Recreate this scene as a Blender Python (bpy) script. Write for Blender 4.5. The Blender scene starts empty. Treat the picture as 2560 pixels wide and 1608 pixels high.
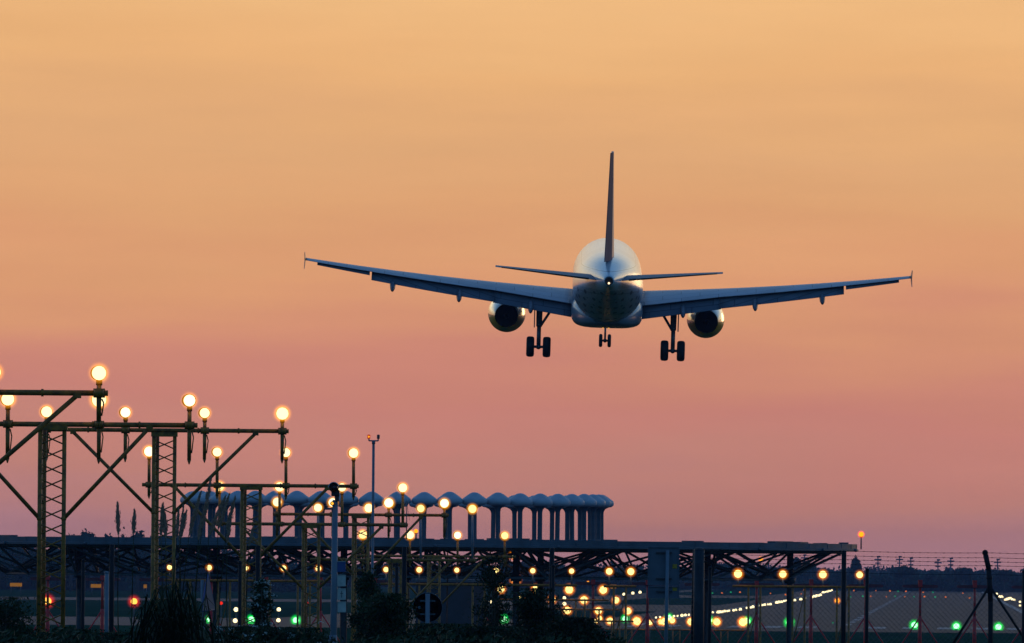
import bpy, math, random
from math import sin, cos, pi, radians, sqrt, atan2, exp
from mathutils import Matrix, Vector
random.seed(7)
S = bpy.context.scene
col = S.collection
# ------------------------------------------------------------------ camera
F = 23600.0            # focal length in photo pixels (2560 px wide frame)
PX, PY = 1280.0, 1423.0  # eye level in the photo
CAMZ = 5.5
ROLL = radians(0.487)
cd = bpy.data.cameras.new('camera'); cam = bpy.data.objects.new('camera', cd); col.objects.link(cam)
cd.sensor_width = 36.0; cd.lens = F/2560*36.0
cd.shift_y = (PY-804.0)/2560.0
cd.clip_start = 1.0; cd.clip_end = 40000.0
cam.matrix_world = Matrix.Translation((0, 0, CAMZ)) @ Matrix.Rotation(pi/2, 4, 'X') @ Matrix.Rotation(ROLL, 4, 'Z')
S.camera = cam
def at(px, py, Y):
    u = px-PX; v = PY-py
    a = u*cos(ROLL)-v*sin(ROLL); b = u*sin(ROLL)+v*cos(ROLL)
    return Vector((a/F*Y, Y, CAMZ+b/F*Y))
def hor(px): return PY+(px-PX)*math.tan(ROLL)
# ------------------------------------------------------------------ render settings
S.view_settings.view_transform = 'Standard'; S.view_settings.look = 'None'
S.view_settings.gamma = 1.0; S.view_settings.exposure = 0.0
S.cycles.use_denoising = True
S.cycles.transparent_max_bounces = 32
S.cycles.max_bounces = 6
S.cycles.volume_bounces = 0
# ------------------------------------------------------------------ colours
def lin(c):
    c = c/255.0
    return c/12.92 if c <= 0.04045 else ((c+0.055)/1.055)**2.4
def rgb(r, g, b): return (lin(r), lin(g), lin(b), 1.0)
# ------------------------------------------------------------------ sky
w = bpy.data.worlds.new('World'); S.world = w; w.use_nodes = True
N = w.node_tree.nodes; L = w.node_tree.links; N.clear()
out = N.new('ShaderNodeOutputWorld'); bg = N.new('ShaderNodeBackground'); L.new(bg.outputs[0], out.inputs[0])
tc = N.new('ShaderNodeTexCoord'); nrm = N.new('ShaderNodeVectorMath'); nrm.operation = 'NORMALIZE'
L.new(tc.outputs['Generated'], nrm.inputs[0])
sep = N.new('ShaderNodeSeparateXYZ'); L.new(nrm.outputs[0], sep.inputs[0])
def mth(op, a, b=None, clamp=False):
    n = N.new('ShaderNodeMath'); n.operation = op; n.use_clamp = clamp
    for i, v in enumerate((a, b)):
        if v is None: continue
        if isinstance(v, (int, float)): n.inputs[i].default_value = v
        else: L.new(v, n.inputs[i])
    return n.outputs[0]
def mrange(v, a, b):
    n = N.new('ShaderNodeMapRange'); n.interpolation_type = 'SMOOTHSTEP'
    L.new(v, n.inputs[0]); n.inputs[1].default_value = a; n.inputs[2].default_value = b
    return n.outputs[0]
def ramp(inp, stops):
    n = N.new('ShaderNodeValToRGB'); cr = n.color_ramp
    cr.elements[0].position = stops[0][0]; cr.elements[0].color = stops[0][1]
    cr.elements[1].position = stops[-1][0]; cr.elements[1].color = stops[-1][1]
    for p, c in stops[1:-1]:
        e = cr.elements.new(p); e.color = c
    L.new(inp, n.inputs[0]); return n.outputs[0]
def mixc(f, a, b):
    n = N.new('ShaderNodeMix'); n.data_type = 'RGBA'
    if isinstance(f, (int, float)): n.inputs[0].default_value = f
    else: L.new(f, n.inputs[0])
    L.new(a, n.inputs[6]); L.new(b, n.inputs[7]); return n.outputs[2]
# thin cirrus: stretched noise, wide in azimuth and thin in elevation, also bends the colour bands a little
mp = N.new('ShaderNodeMapping'); L.new(nrm.outputs[0], mp.inputs[0])
mp.inputs['Scale'].default_value = (18, 18, 150); mp.inputs['Rotation'].default_value = (0, radians(1.5), 0)
nz = N.new('ShaderNodeTexNoise'); L.new(mp.outputs[0], nz.inputs[0])
nz.inputs['Scale'].default_value = 1.0; nz.inputs['Detail'].default_value = 6.0; nz.inputs['Roughness'].default_value = 0.6
mp2 = N.new('ShaderNodeMapping'); L.new(nrm.outputs[0], mp2.inputs[0]); mp2.inputs['Scale'].default_value = (12, 12, 95); mp2.inputs['Rotation'].default_value = (0, radians(-3.0), 0)
nz2 = N.new('ShaderNodeTexNoise'); L.new(mp2.outputs[0], nz2.inputs[0])
nz2.inputs['Scale'].default_value = 1.0; nz2.inputs['Detail'].default_value = 3.0
zz = mth('ADD', sep.outputs[2], mth('MULTIPLY', mth('SUBTRACT', nz2.outputs[0], 0.5), 0.026))
zz = mth('ADD', zz, mth('MULTIPLY', sep.outputs[0], 0.03))     # warmer and brighter towards the right
ZS = 0.075
def zp(py): return max(0.0, (PY-py)/F/ZS)
low = ramp(mth('DIVIDE', zz, ZS), [
    (0.0, rgb(192, 138, 144)), (zp(1300), rgb(196, 135, 130)), (zp(1180), rgb(204, 137, 121)),
    (zp(1050), rgb(207, 134, 119)), (zp(930), rgb(211, 139, 117)), (zp(820), rgb(217, 148, 115)),
    (zp(700), rgb(225, 159, 115)), (zp(520), rgb(227, 167, 117)), (zp(350), rgb(227, 171, 120)),
    (zp(180), rgb(237, 180, 122)), (zp(0), rgb(241, 187, 128)), (1.0, rgb(243, 192, 134))])
high = ramp(sep.outputs[2], [
    (0.0, rgb(158, 108, 122)), (0.06, rgb(243, 192, 134)), (0.085, (1.12, .78, .40, 1)), (0.13, (1.35, 1.05, .62, 1)), (0.18, (.92, .86, .64, 1)), (0.24, (.42, .56, .66, 1)),
    (0.34, (.20, .38, .60, 1)), (0.6, rgb(84, 126, 176)), (1.0, rgb(52, 88, 140))])
front = mixc(mrange(sep.outputs[2], 0.066, 0.075), low, high)
back = ramp(sep.outputs[2], [
    (0.0, rgb(18, 46, 82)), (0.1, rgb(30, 70, 112)), (0.30, rgb(82, 148, 200)), (0.5, rgb(70, 124, 176)), (0.75, rgb(54, 96, 150)), (1.0, rgb(52, 88, 140))])
f_az = mrange(sep.outputs[1], 0.15, 0.93)
sky = mixc(f_az, back, front)
below = N.new('ShaderNodeRGB'); below.outputs[0].default_value = rgb(12, 17, 24)
sky = mixc(mrange(sep.outputs[2], -0.02, -0.002), below.outputs[0], sky)
hs = N.new('ShaderNodeHueSaturation'); L.new(sky, hs.inputs['Color'])
L.new(mth('ADD', 0.91, mth('MULTIPLY', nz.outputs[0], 0.18)), hs.inputs['Value'])
L.new(hs.outputs[0], bg.inputs[0]); bg.inputs[1].default_value = 1.0
w.cycles.sampling_method = 'MANUAL'; w.cycles.sample_map_resolution = 512
# last light of the sun that has just gone down ahead of the camera
sd = bpy.data.lights.new('sun', 'SUN'); so = bpy.data.objects.new('sun', sd); col.objects.link(so)
sd.energy = 0.06; sd.angle = radians(8); sd.color = (1.0, 0.62, 0.30)
so.rotation_euler = (radians(90-3), 0, radians(180-14))

# ------------------------------------------------------------------ materials
MATS = {}
def mat(name, c, rough=0.6, metal=0.0, var=0.15, scale=3.0, spec=0.5, coat=0.0, bump=0.0):
    if name in MATS: return MATS[name]
    m = bpy.data.materials.new(name); m.use_nodes = True; n = m.node_tree.nodes; l = m.node_tree.links
    b = n['Principled BSDF']
    b.inputs['Roughness'].default_value = rough; b.inputs['Metallic'].default_value = metal
    b.inputs['Specular IOR Level'].default_value = spec; b.inputs['Coat Weight'].default_value = coat
    b.inputs['Coat Roughness'].default_value = 0.1
    t = n.new('ShaderNodeTexCoord'); x = n.new('ShaderNodeTexNoise'); x.inputs['Scale'].default_value = scale; x.inputs['Detail'].default_value = 4
    l.new(t.outputs['Object'], x.inputs[0])
    r = n.new('ShaderNodeValToRGB')
    r.color_ramp.elements[0].position = 0.3; r.color_ramp.elements[1].position = 0.7
    r.color_ramp.elements[0].color = (c[0]*(1-var), c[1]*(1-var), c[2]*(1-var), 1)
    r.color_ramp.elements[1].color = (min(1, c[0]*(1+var)), min(1, c[1]*(1+var)), min(1, c[2]*(1+var)), 1)
    l.new(x.outputs[0], r.inputs[0]); l.new(r.outputs[0], b.inputs['Base Color'])
    if bump:
        bp = n.new('ShaderNodeBump'); bp.inputs['Strength'].default_value = bump; bp.inputs['Distance'].default_value = 0.02
        l.new(x.outputs[0], bp.inputs['Height']); l.new(bp.outputs[0], b.inputs['Normal'])
    MATS[name] = m; return m
def emat(name, c, s):
    if name in MATS: return MATS[name]
    m = bpy.data.materials.new(name); m.use_nodes = True; n = m.node_tree.nodes; l = m.node_tree.links
    n.remove(n['Principled BSDF']); e = n.new('ShaderNodeEmission'); e.inputs[0].default_value = (*c, 1); e.inputs[1].default_value = s
    l.new(e.outputs[0], n['Material Output'].inputs['Surface']); MATS[name] = m; return m
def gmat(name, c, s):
    """bloom halo added round a lamp: glowing volume that fades outward"""
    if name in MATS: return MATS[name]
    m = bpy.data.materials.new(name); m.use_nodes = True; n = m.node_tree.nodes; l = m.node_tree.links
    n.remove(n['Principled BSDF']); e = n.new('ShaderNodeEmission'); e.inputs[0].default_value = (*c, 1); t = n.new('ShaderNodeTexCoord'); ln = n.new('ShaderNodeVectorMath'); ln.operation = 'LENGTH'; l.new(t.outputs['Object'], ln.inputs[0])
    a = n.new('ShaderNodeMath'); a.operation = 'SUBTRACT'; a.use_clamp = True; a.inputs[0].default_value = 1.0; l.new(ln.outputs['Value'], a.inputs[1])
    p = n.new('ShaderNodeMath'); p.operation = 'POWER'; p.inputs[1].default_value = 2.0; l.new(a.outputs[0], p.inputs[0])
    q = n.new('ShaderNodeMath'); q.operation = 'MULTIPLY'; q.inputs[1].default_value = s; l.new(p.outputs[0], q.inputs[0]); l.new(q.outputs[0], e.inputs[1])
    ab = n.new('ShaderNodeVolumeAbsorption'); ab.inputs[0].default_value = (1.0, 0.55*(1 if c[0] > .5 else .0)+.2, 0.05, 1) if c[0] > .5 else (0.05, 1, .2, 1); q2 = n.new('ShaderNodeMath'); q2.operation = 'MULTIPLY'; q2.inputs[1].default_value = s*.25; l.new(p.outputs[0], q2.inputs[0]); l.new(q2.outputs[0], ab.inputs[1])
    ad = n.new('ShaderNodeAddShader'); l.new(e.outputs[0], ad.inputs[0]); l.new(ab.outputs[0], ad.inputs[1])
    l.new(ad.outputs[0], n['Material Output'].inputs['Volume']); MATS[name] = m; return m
YEL = mat('mast_yellow_paint', (0.30, 0.115, 0.006), 0.6, 0, 0.55, 9)
GALV = mat('galvanised_steel', (0.20, 0.23, 0.27), 0.6, 0.0, 0.2, 6)
DARKST = mat('weathered_steel', (0.10, 0.11, 0.125), 0.6, 0.2, 0.3, 5)
RADOME = mat('radome_paint', (0.47, 0.46, 0.49), 0.5, 0, 0.08, 5)
REDP = mat('red_mast_paint', (0.75, 0.02, 0.012), 0.55, 0, 0.3, 3)
REDD = mat('dark_red_antenna', (0.16, 0.02, 0.025), 0.6, 0, 0.3, 3)
POLEG = mat('grey_pole_paint', (0.17, 0.19, 0.225), 0.6, 0, 0.15, 4)
DARKP = mat('dark_post', (0.012, 0.012, 0.015), 0.7, 0, 0.3, 8, spec=.25)
SIGNB = mat('sign_back_metal', (0.12, 0.13, 0.16), 0.65, 0.0, 0.12, 5)
SIGND = mat('sign_back_dark', (0.05, 0.045, 0.05), 0.6, 0, 0.2, 8)
WHITEP = mat('white_plate', (0.55, 0.52, 0.46), 0.6, 0, 0.15, 12)
BLUEP = mat('blue_plate', (0.04, 0.08, 0.24), 0.5, 0, 0.1, 8)
STICK = mat('yellow_sticker', (0.5, 0.28, 0.02), 0.6, 0, 0.3, 30)
BLACK = mat('black_rubber', (0.012, 0.012, 0.013), 0.7, 0, 0.2, 5)
REED = mat('reed_plume', (0.42, 0.22, 0.14), 0.9, 0, 0.4, 40)
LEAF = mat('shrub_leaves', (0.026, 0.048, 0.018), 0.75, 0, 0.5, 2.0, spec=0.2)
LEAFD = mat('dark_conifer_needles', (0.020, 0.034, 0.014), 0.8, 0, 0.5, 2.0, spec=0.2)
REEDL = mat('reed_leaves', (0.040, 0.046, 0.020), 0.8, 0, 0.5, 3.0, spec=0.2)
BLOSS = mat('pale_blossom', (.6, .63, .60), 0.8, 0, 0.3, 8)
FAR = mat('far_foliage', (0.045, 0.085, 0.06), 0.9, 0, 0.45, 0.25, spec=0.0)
BARK = mat('bark', (0.09, 0.07, 0.05), 0.9, 0, 0.3, 6)
WARM = emat('lamp_warm_white', (1.0, 0.93, 0.52), 1.5)
AMB = emat('lamp_amber', (1.0, 0.42, 0.03), 1.6)
RUNW = emat('lamp_runway_white', (1.0, 0.80, 0.42), 2.2)
WFAR = emat('lamp_far_amber', (1.0, 0.84, 0.30), 1.7)
GRN = emat('lamp_green', (0.45, 1.0, 0.58), 2.0)
GRND = emat('lamp_green_dim', (0.02, 0.45, 0.18), 0.7)
ORGD = emat('lamp_orange_dim', (0.95, 0.20, 0.03), 0.8)
REDE = emat('lamp_red', (1.0, 0.62, 0.10), 1.5)
REDS = emat('lamp_red_small', (1.0, 0.03, 0.01), 1.0)
OBS = emat('obstruction_core', (1.0, 0.38, 0.01), 1.5)
G_WARM = gmat('halo_warm', (1.0, 0.36, 0.0), 26)
G_FAR = gmat('halo_far', (1.0, 0.24, 0.0), 14)
G_GRN = gmat('halo_green', (0.0, 1.0, 0.10), 6)
G_RED = gmat('halo_red', (1.0, 0.02, 0.004), 4.2)
G_OBS = gmat('halo_obstruction', (1.0, 0.06, 0.005), 40.0)

# ------------------------------------------------------------------ mesh building
class MB:
    def __init__(s): s.v = []; s.f = []; s.sm = []
    def quad(s, pts, sm=False):
        i = len(s.v); s.v += [tuple(p) for p in pts]; s.f.append(tuple(range(i, i+len(pts)))); s.sm.append(sm)
    def box(s, c, d, rz=0.0):
        x, y, z = d[0]/2, d[1]/2, d[2]/2; i = len(s.v); cr, sr = cos(rz), sin(rz)
        for a, b, e in ((-1,-1,-1),(1,-1,-1),(1,1,-1),(-1,1,-1),(-1,-1,1),(1,-1,1),(1,1,1),(-1,1,1)):
            X, Yy = a*x, b*y
            s.v.append((c[0]+X*cr-Yy*sr, c[1]+X*sr+Yy*cr, c[2]+e*z))
        for q in ((0,3,2,1),(4,5,6,7),(0,1,5,4),(1,2,6,5),(2,3,7,6),(3,0,4,7)):
            s.f.append(tuple(i+k for k in q)); s.sm.append(False)
    def tube(s, p0, p1, r0, r1=None, n=8, cap=True):
        if r1 is None: r1 = r0
        p0 = Vector(p0); p1 = Vector(p1); d = (p1-p0)
        if d.length < 1e-6: return
        d.normalize(); a = d.cross(Vector((0, 0, 1)))
        if a.length < 1e-3: a = Vector((1, 0, 0))
        a.normalize(); b = d.cross(a); i = len(s.v)
        for p, r in ((p0, r0), (p1, r1)):
            for k in range(n):
                t = 2*pi*k/n; s.v.append(tuple(p+a*cos(t)*r+b*sin(t)*r))
        for k in range(n):
            j = (k+1) % n; s.f.append((i+k, i+j, i+n+j, i+n+k)); s.sm.append(n > 4)
        if cap:
            s.f.append(tuple(i+k for k in range(n))[::-1]); s.sm.append(False)
            s.f.append(tuple(i+n+k for k in range(n))); s.sm.append(False)
    def path(s, pts, rs, n=6):
        for k in range(len(pts)-1): s.tube(pts[k], pts[k+1], rs[k], rs[k+1], n)
    def lathe(s, prof, c=(0,0,0), n=24, axis='z'):
        i = len(s.v); m = len(prof)
        for r, h in prof:
            for k in range(n):
                t = 2*pi*k/n
                if axis == 'z': s.v.append((c[0]+r*cos(t), c[1]+r*sin(t), c[2]+h))
                else: s.v.append((c[0]+r*cos(t), c[1]+h, c[2]+r*sin(t)))
        for j in range(m-1):
            for k in range(n):
                k2 = (k+1) % n; s.f.append((i+j*n+k, i+j*n+k2, i+(j+1)*n+k2, i+(j+1)*n+k)); s.sm.append(True)
        s.f.append(tuple(i+k for k in range(n))); s.sm.append(False)
        s.f.append(tuple(i+(m-1)*n+k for k in range(n))); s.sm.append(False)
    def sphere(s, c, r, n=16, m=9, sz=1.0):
        s.lathe([(max(1e-4, r*sin(pi*k/m)), -r*sz*cos(pi*k/m)) for k in range(m+1)], c, n)
    def loft(s, rings, close=True, sm=True):
        i = len(s.v); n = len(rings[0])
        for r in rings: s.v += [tuple(p) for p in r]
        for j in range(len(rings)-1):
            for k in range(n):
                k2 = (k+1) % n; s.f.append((i+j*n+k, i+j*n+k2, i+(j+1)*n+k2, i+(j+1)*n+k)); s.sm.append(sm)
        if close:
            s.f.append(tuple(i+k for k in range(n))[::-1]); s.sm.append(False)
            e = i+(len(rings)-1)*n; s.f.append(tuple(e+k for k in range(n))); s.sm.append(False)
    def build(s, name, m, parent=None, loc=None):
        me = bpy.data.meshes.new(name); me.from_pydata(s.v, [], s.f); me.polygons.foreach_set('use_smooth', s.sm)
        me.materials.append(m); me.update()
        import bmesh
        bm = bmesh.new(); bm.from_mesh(me); bmesh.ops.recalc_face_normals(bm, faces=bm.faces); bm.to_mesh(me); bm.free()
        o = bpy.data.objects.new(name, me); col.objects.link(o)
        if parent is not None: o.parent = parent
        if loc is not None: o.location = loc
        return o
def tag(o, label=None, cat=None, group=None, kind=None):
    if label: o['label'] = label
    if cat: o['category'] = cat
    if group: o['group'] = group
    if kind: o['kind'] = kind
    return o
def empty(name, loc, label, cat, group=None):
    o = bpy.data.objects.new(name, None); col.objects.link(o); o.location = loc
    return tag(o, label, cat, group)
def inst(name, me, parent=None, loc=(0,0,0), sc=1.0):
    o = bpy.data.objects.new(name, me); col.objects.link(o); o.parent = parent; o.location = loc; o.scale = (sc,)*3
    return o
ORD = ['first', 'second', 'third', 'fourth', 'fifth', 'sixth', 'seventh', 'eighth', 'ninth', 'tenth', 'eleventh', 'twelfth',
       'thirteenth', 'fourteenth', 'fifteenth', 'sixteenth', 'seventeenth', 'eighteenth', 'nineteenth', 'twentieth']

# ------------------------------------------------------------------ ground, runway, embankment
HX = (2362-1280)/F       # runway heading: x per metre of y
def ground_mat():
    m = bpy.data.materials.new('airfield_grass'); m.use_nodes = True; n = m.node_tree.nodes; l = m.node_tree.links
    b = n['Principled BSDF']; b.inputs['Roughness'].default_value = 1.0; b.inputs['Specular IOR Level'].default_value = 0.0
    t = n.new('ShaderNodeTexCoord'); mpp = n.new('ShaderNodeMapping'); mpp.inputs['Scale'].default_value = (0.25, 0.02, 1)
    l.new(t.outputs['Object'], mpp.inputs[0])
    x = n.new('ShaderNodeTexNoise'); x.inputs['Scale'].default_value = 1.0; x.inputs['Detail'].default_value = 6; l.new(mpp.outputs[0], x.inputs[0])
    r = n.new('ShaderNodeValToRGB'); r.color_ramp.elements[0].position = 0.35; r.color_ramp.elements[1].position = 0.65
    r.color_ramp.elements[0].color = (0.008, 0.036, 0.016, 1); r.color_ramp.elements[1].color = (0.016, 0.058, 0.024, 1)
    l.new(x.outputs[0], r.inputs[0]); l.new(r.outputs[0], b.inputs['Base Color']); return m
def asphalt_mat(name, c0, c1, sp=0.10, rough=0.7):
    m = bpy.data.materials.new(name); m.use_nodes = True; n = m.node_tree.nodes; l = m.node_tree.links
    b = n['Principled BSDF']; b.inputs['Roughness'].default_value = rough; b.inputs['Specular IOR Level'].default_value = sp
    t = n.new('ShaderNodeTexCoord'); mpp = n.new('ShaderNodeMapping'); mpp.inputs['Scale'].default_value = (0.12, 0.012, 1)
    l.new(t.outputs['Object'], mpp.inputs[0])
    x = n.new('ShaderNodeTexNoise'); x.inputs['Scale'].default_value = 1.0; x.inputs['Detail'].default_value = 7; x.inputs['Roughness'].default_value = 0.65
    l.new(mpp.outputs[0], x.inputs[0])
    r = n.new('ShaderNodeValToRGB'); r.color_ramp.elements[0].position = 0.35; r.color_ramp.elements[1].position = 0.65
    r.color_ramp.elements[0].color = (*c0, 1); r.color_ramp.elements[1].color = (*c1, 1)
    l.new(x.outputs[0], r.inputs[0]); l.new(r.outputs[0], b.inputs['Base Color']); return m
g = MB()
ys = [-60, 20, 205, 222, 240, 420, 860, 2000, 4000, 5600]
zs = [3.2, 3.3, 3.3, 2.4, 0.0, 0.0, 0.0, 0.0, 0.0, 0.0]
xs = [-2400, -400, -60, 0, 60, 400, 2400]
gi = {}
for j, (y, z) in enumerate(zip(ys, zs)):
    for i, x in enumerate(xs):
        gi[i, j] = len(g.v); g.v.append((x, y, z))
for j in range(len(ys)-1):
    for i in range(len(xs)-1):
        g.f.append((gi[i,j], gi[i+1,j], gi[i+1,j+1], gi[i,j+1])); g.sm.append(False)
tag(g.build('ground', ground_mat()), kind='structure')
def gp(a, Y, z): return (HX*Y+a, Y, z)
rw = MB(); rw.quad([gp(-72, 862, .03), gp(34, 862, .03), gp(34, 4200, .03), gp(-72, 4200, .03)])
tag(rw.build('runway', asphalt_mat('runway_asphalt', (.020, .012, .012), (.048, .032, .030))), kind='structure')
tw = MB(); tw.quad([(-600, 870, .02), (HX*870-72.1, 870, .02), (HX*1010-72.1, 1010, .02), (-600, 1010, .02)])
tw.quad([(HX*870+34.1, 870, .02), (600, 870, .02), (600, 1010, .02), (HX*1010+34.1, 1010, .02)])
tw.quad([(-600, 1500, .02), (HX*1500-72.1, 1500, .02), (HX*1620-72.1, 1620, .02), (-600, 1620, .02)])
tag(tw.build('taxiway', asphalt_mat('taxiway_asphalt', (.018, .018, .028), (.036, .032, .048))), kind='structure')
gs = MB()
for a0, a1, y0, y1 in ((-60, -38, 1040, 1250), (-58, -36, 1500, 1900), (18, 27, 1100, 2100), (-66, -40, 2100, 2800)):
    gs.quad([gp(a0, y0, .05), gp(a1, y0, .05), gp(a1, y1, .05), gp(a0, y1, .05)])
tag(gs.build('grass_strip', ground_mat()), kind='structure')
mk = MB()
for a in (-30.5, 11.0):
    mk.quad([gp(a-.45, 905, .055), gp(a+.45, 905, .055), gp(a+.45, 4100, .055), gp(a-.45, 4100, .055)])
for k in range(60):
    y0 = 960+k*50
    mk.quad([gp(-10-.4, y0, .055), gp(-10+.4, y0, .055), gp(-10+.4, y0+30, .055), gp(-10-.4, y0+30, .055)])
for k in range(-5, 6):
    if k == 0: continue
    a = -10+k*3.4
    mk.quad([gp(a-.9, 910, .055), gp(a+.9, 910, .055), gp(a+.9, 940, .055), gp(a-.9, 940, .055)])
for yy in (1000, 872, 1508, 1612):
    for x0 in range(-600, -40, 7):
        mk.quad([(x0, yy, .055), (x0+5, yy, .055), (x0+5, yy+.9, .055), (x0, yy+.9, .055)])
tag(mk.build('runway_markings', mat('white_road_paint', (.22, .22, .22), .7, 0, .3, .5)), kind='structure')

# ------------------------------------------------------------------ aircraft
PAINT = None
def plane_mat():
    m = bpy.data.materials.new('fuselage_paint'); m.use_nodes = True; n = m.node_tree.nodes; l = m.node_tree.links
    b = n['Principled BSDF']; b.inputs['Roughness'].default_value = 0.30; b.inputs['Coat Weight'].default_value = 0.6; b.inputs['Coat Roughness'].default_value = 0.17
    t = n.new('ShaderNodeTexCoord'); sp = n.new('ShaderNodeSeparateXYZ'); l.new(t.outputs['Object'], sp.inputs[0])
    vo = n.new('ShaderNodeTexVoronoi'); vo.inputs['Scale'].default_value = 1.0; vo.inputs['Randomness'].default_value = 0.0
    mpp = n.new('ShaderNodeMapping'); mpp.inputs['Scale'].default_value = (2.4, .8, 2.4); l.new(t.outputs['Object'], mpp.inputs[0]); l.new(mpp.outputs[0], vo.inputs[0])
    def M(op, a, bb):
        q = n.new('ShaderNodeMath'); q.operation = op
        for i, v in enumerate((a, bb)):
            if isinstance(v, (int, float)): q.inputs[i].default_value = v
            else: l.new(v, q.inputs[i])
        return q.outputs[0]
    dots = M('LESS_THAN', vo.outputs['Distance'], 0.33)
    zone = M('MULTIPLY', M('LESS_THAN', sp.outputs[2], 0.25), M('LESS_THAN', sp.outputs[1], -3.5))
    nz_ = n.new('ShaderNodeTexNoise'); nz_.inputs['Scale'].default_value = 1.2; l.new(t.outputs['Object'], nz_.inputs[0])
    mx0 = n.new('ShaderNodeMix'); mx0.data_type = 'RGBA'; l.new(M('MULTIPLY', nz_.outputs[0], 0.3), mx0.inputs[0])
    mx0.inputs[6].default_value = (.78, .78, .77, 1); mx0.inputs[7].default_value = (.55, .56, .58, 1)
    mx = n.new('ShaderNodeMix'); mx.data_type = 'RGBA'; l.new(zone, mx.inputs[0]); l.new(mx0.outputs[2], mx.inputs[6]); mx.inputs[7].default_value = (.46, .49, .52, 1)
    my = n.new('ShaderNodeMix'); my.data_type = 'RGBA'; l.new(M('MULTIPLY', dots, zone), my.inputs[0]); l.new(mx.outputs[2], my.inputs[6]); my.inputs[7].default_value = (.035, .04, .05, 1)
    l.new(my.outputs[2], b.inputs['Base Color']); return m
def seams(m, axes, w_, h_, sx=1.0):
    """panel seams: a brick pattern multiplied into the paint colour"""
    n = m.node_tree.nodes; l = m.node_tree.links; b = n['Principled BSDF']; src = b.inputs['Base Color'].links[0].from_socket
    t = n.new('ShaderNodeTexCoord'); sp = n.new('ShaderNodeSeparateXYZ'); l.new(t.outputs['Object'], sp.inputs[0]); cb = n.new('ShaderNodeCombineXYZ')
    l.new(sp.outputs[axes[0]], cb.inputs[0]); l.new(sp.outputs[axes[1]], cb.inputs[1])
    br = n.new('ShaderNodeTexBrick'); br.inputs['Color1'].default_value = (1, 1, 1, 1); br.inputs['Color2'].default_value = (.80, .81, .83, 1); br.inputs['Mortar'].default_value = (.25, .25, .27, 1)
    br.inputs['Scale'].default_value = 1.0; br.inputs['Brick Width'].default_value = w_; br.inputs['Row Height'].default_value = h_; br.inputs['Mortar Size'].default_value = .018; l.new(cb.outputs[0], br.inputs[0])
    mx = n.new('ShaderNodeMix'); mx.data_type = 'RGBA'; mx.blend_type = 'MULTIPLY'; mx.inputs[0].default_value = 1.0; l.new(src, mx.inputs[6]); l.new(br.outputs[0], mx.inputs[7]); l.new(mx.outputs[2], b.inputs['Base Color'])
    return m
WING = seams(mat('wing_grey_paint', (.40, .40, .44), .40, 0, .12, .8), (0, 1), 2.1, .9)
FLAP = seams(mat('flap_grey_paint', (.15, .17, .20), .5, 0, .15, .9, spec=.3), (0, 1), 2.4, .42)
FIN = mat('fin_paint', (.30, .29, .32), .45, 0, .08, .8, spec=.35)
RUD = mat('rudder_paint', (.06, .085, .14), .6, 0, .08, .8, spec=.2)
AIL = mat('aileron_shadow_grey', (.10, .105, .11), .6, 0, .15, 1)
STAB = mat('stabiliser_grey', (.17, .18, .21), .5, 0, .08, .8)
FUS = seams(plane_mat(), (1, 2), 2.6, 1.3)
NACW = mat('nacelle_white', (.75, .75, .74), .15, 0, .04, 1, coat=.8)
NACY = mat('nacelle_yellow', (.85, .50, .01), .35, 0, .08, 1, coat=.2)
NOZ = mat('exhaust_black', (.008, .008, .008), .8, .2, .2, 3)
STRUT = mat('gear_steel', (.16, .17, .18), .45, .5, .2, 5)
air = empty('airliner', (0, 0, 0), 'white twin-engine airliner with yellow nacelle undersides, landing with flaps and wheels down', 'airplane')
DY = 534.0
air.matrix_world = Matrix.Translation(at(1519, 705, DY)) @ Matrix.Rotation(radians(-0.4), 4, 'Z') @ Matrix.Rotation(radians(4.05), 4, 'X') @ Matrix.Rotation(radians(1.25-0.487+0.487), 4, 'Y')
sec = [(18.05,-.55,.03,.03),(17.9,-.54,.30,.26),(17.4,-.50,.65,.60),(16.5,-.38,1.08,1.02),(15.2,-.2,1.48,1.48),(13.6,-.06,1.82,1.86),(12,0,1.975,2.07),
       (6,0,1.975,2.07),(0,0,1.975,2.07),(-6.5,0,1.975,2.07),(-8.5,.08,1.93,1.98),(-10.5,.2,1.79,1.82),(-12.5,.36,1.56,1.60),(-14.5,.53,1.24,1.33),
       (-16.2,.66,.93,1.02),(-17.6,.74,.66,.72),(-18.7,.80,.44,.47),(-19.3,.83,.30,.31),(-19.5,.83,.24,.25)]
f = MB(); n = 40
f.loft([[(rx*cos(2*pi*k/n), y, zc+rz*sin(2*pi*k/n)) for k in range(n)] for y, zc, rx, rz in sec])
fus = f.build('fuselage', FUS, air)
b = MB(); rings = []
for y, hw, zt, zb in ((8,.6,-1.6,-2.0),(7,1.5,-1.2,-2.25),(5.5,1.92,-.9,-2.42),(2,2.02,-.8,-2.46),(-2,2.02,-.8,-2.46),(-4.5,1.95,-.9,-2.42),(-6.5,1.5,-1.2,-2.28),(-8,.7,-1.6,-2.0)):
    r = []; e = 0.55
    for k in range(28):
        t = 2*pi*k/28; cx_, sx_ = cos(t), sin(t)
        r.append((hw*math.copysign(abs(cx_)**e, cx_), y, (zt+zb)/2+(zt-zb)/2*math.copysign(abs(sx_)**e, sx_)))
    rings.append(r)
b.loft(rings); b.build('belly_fairing', mat('belly_paint', (.26, .29, .33), .35, 0, .08, 1, coat=.4), air)
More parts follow.
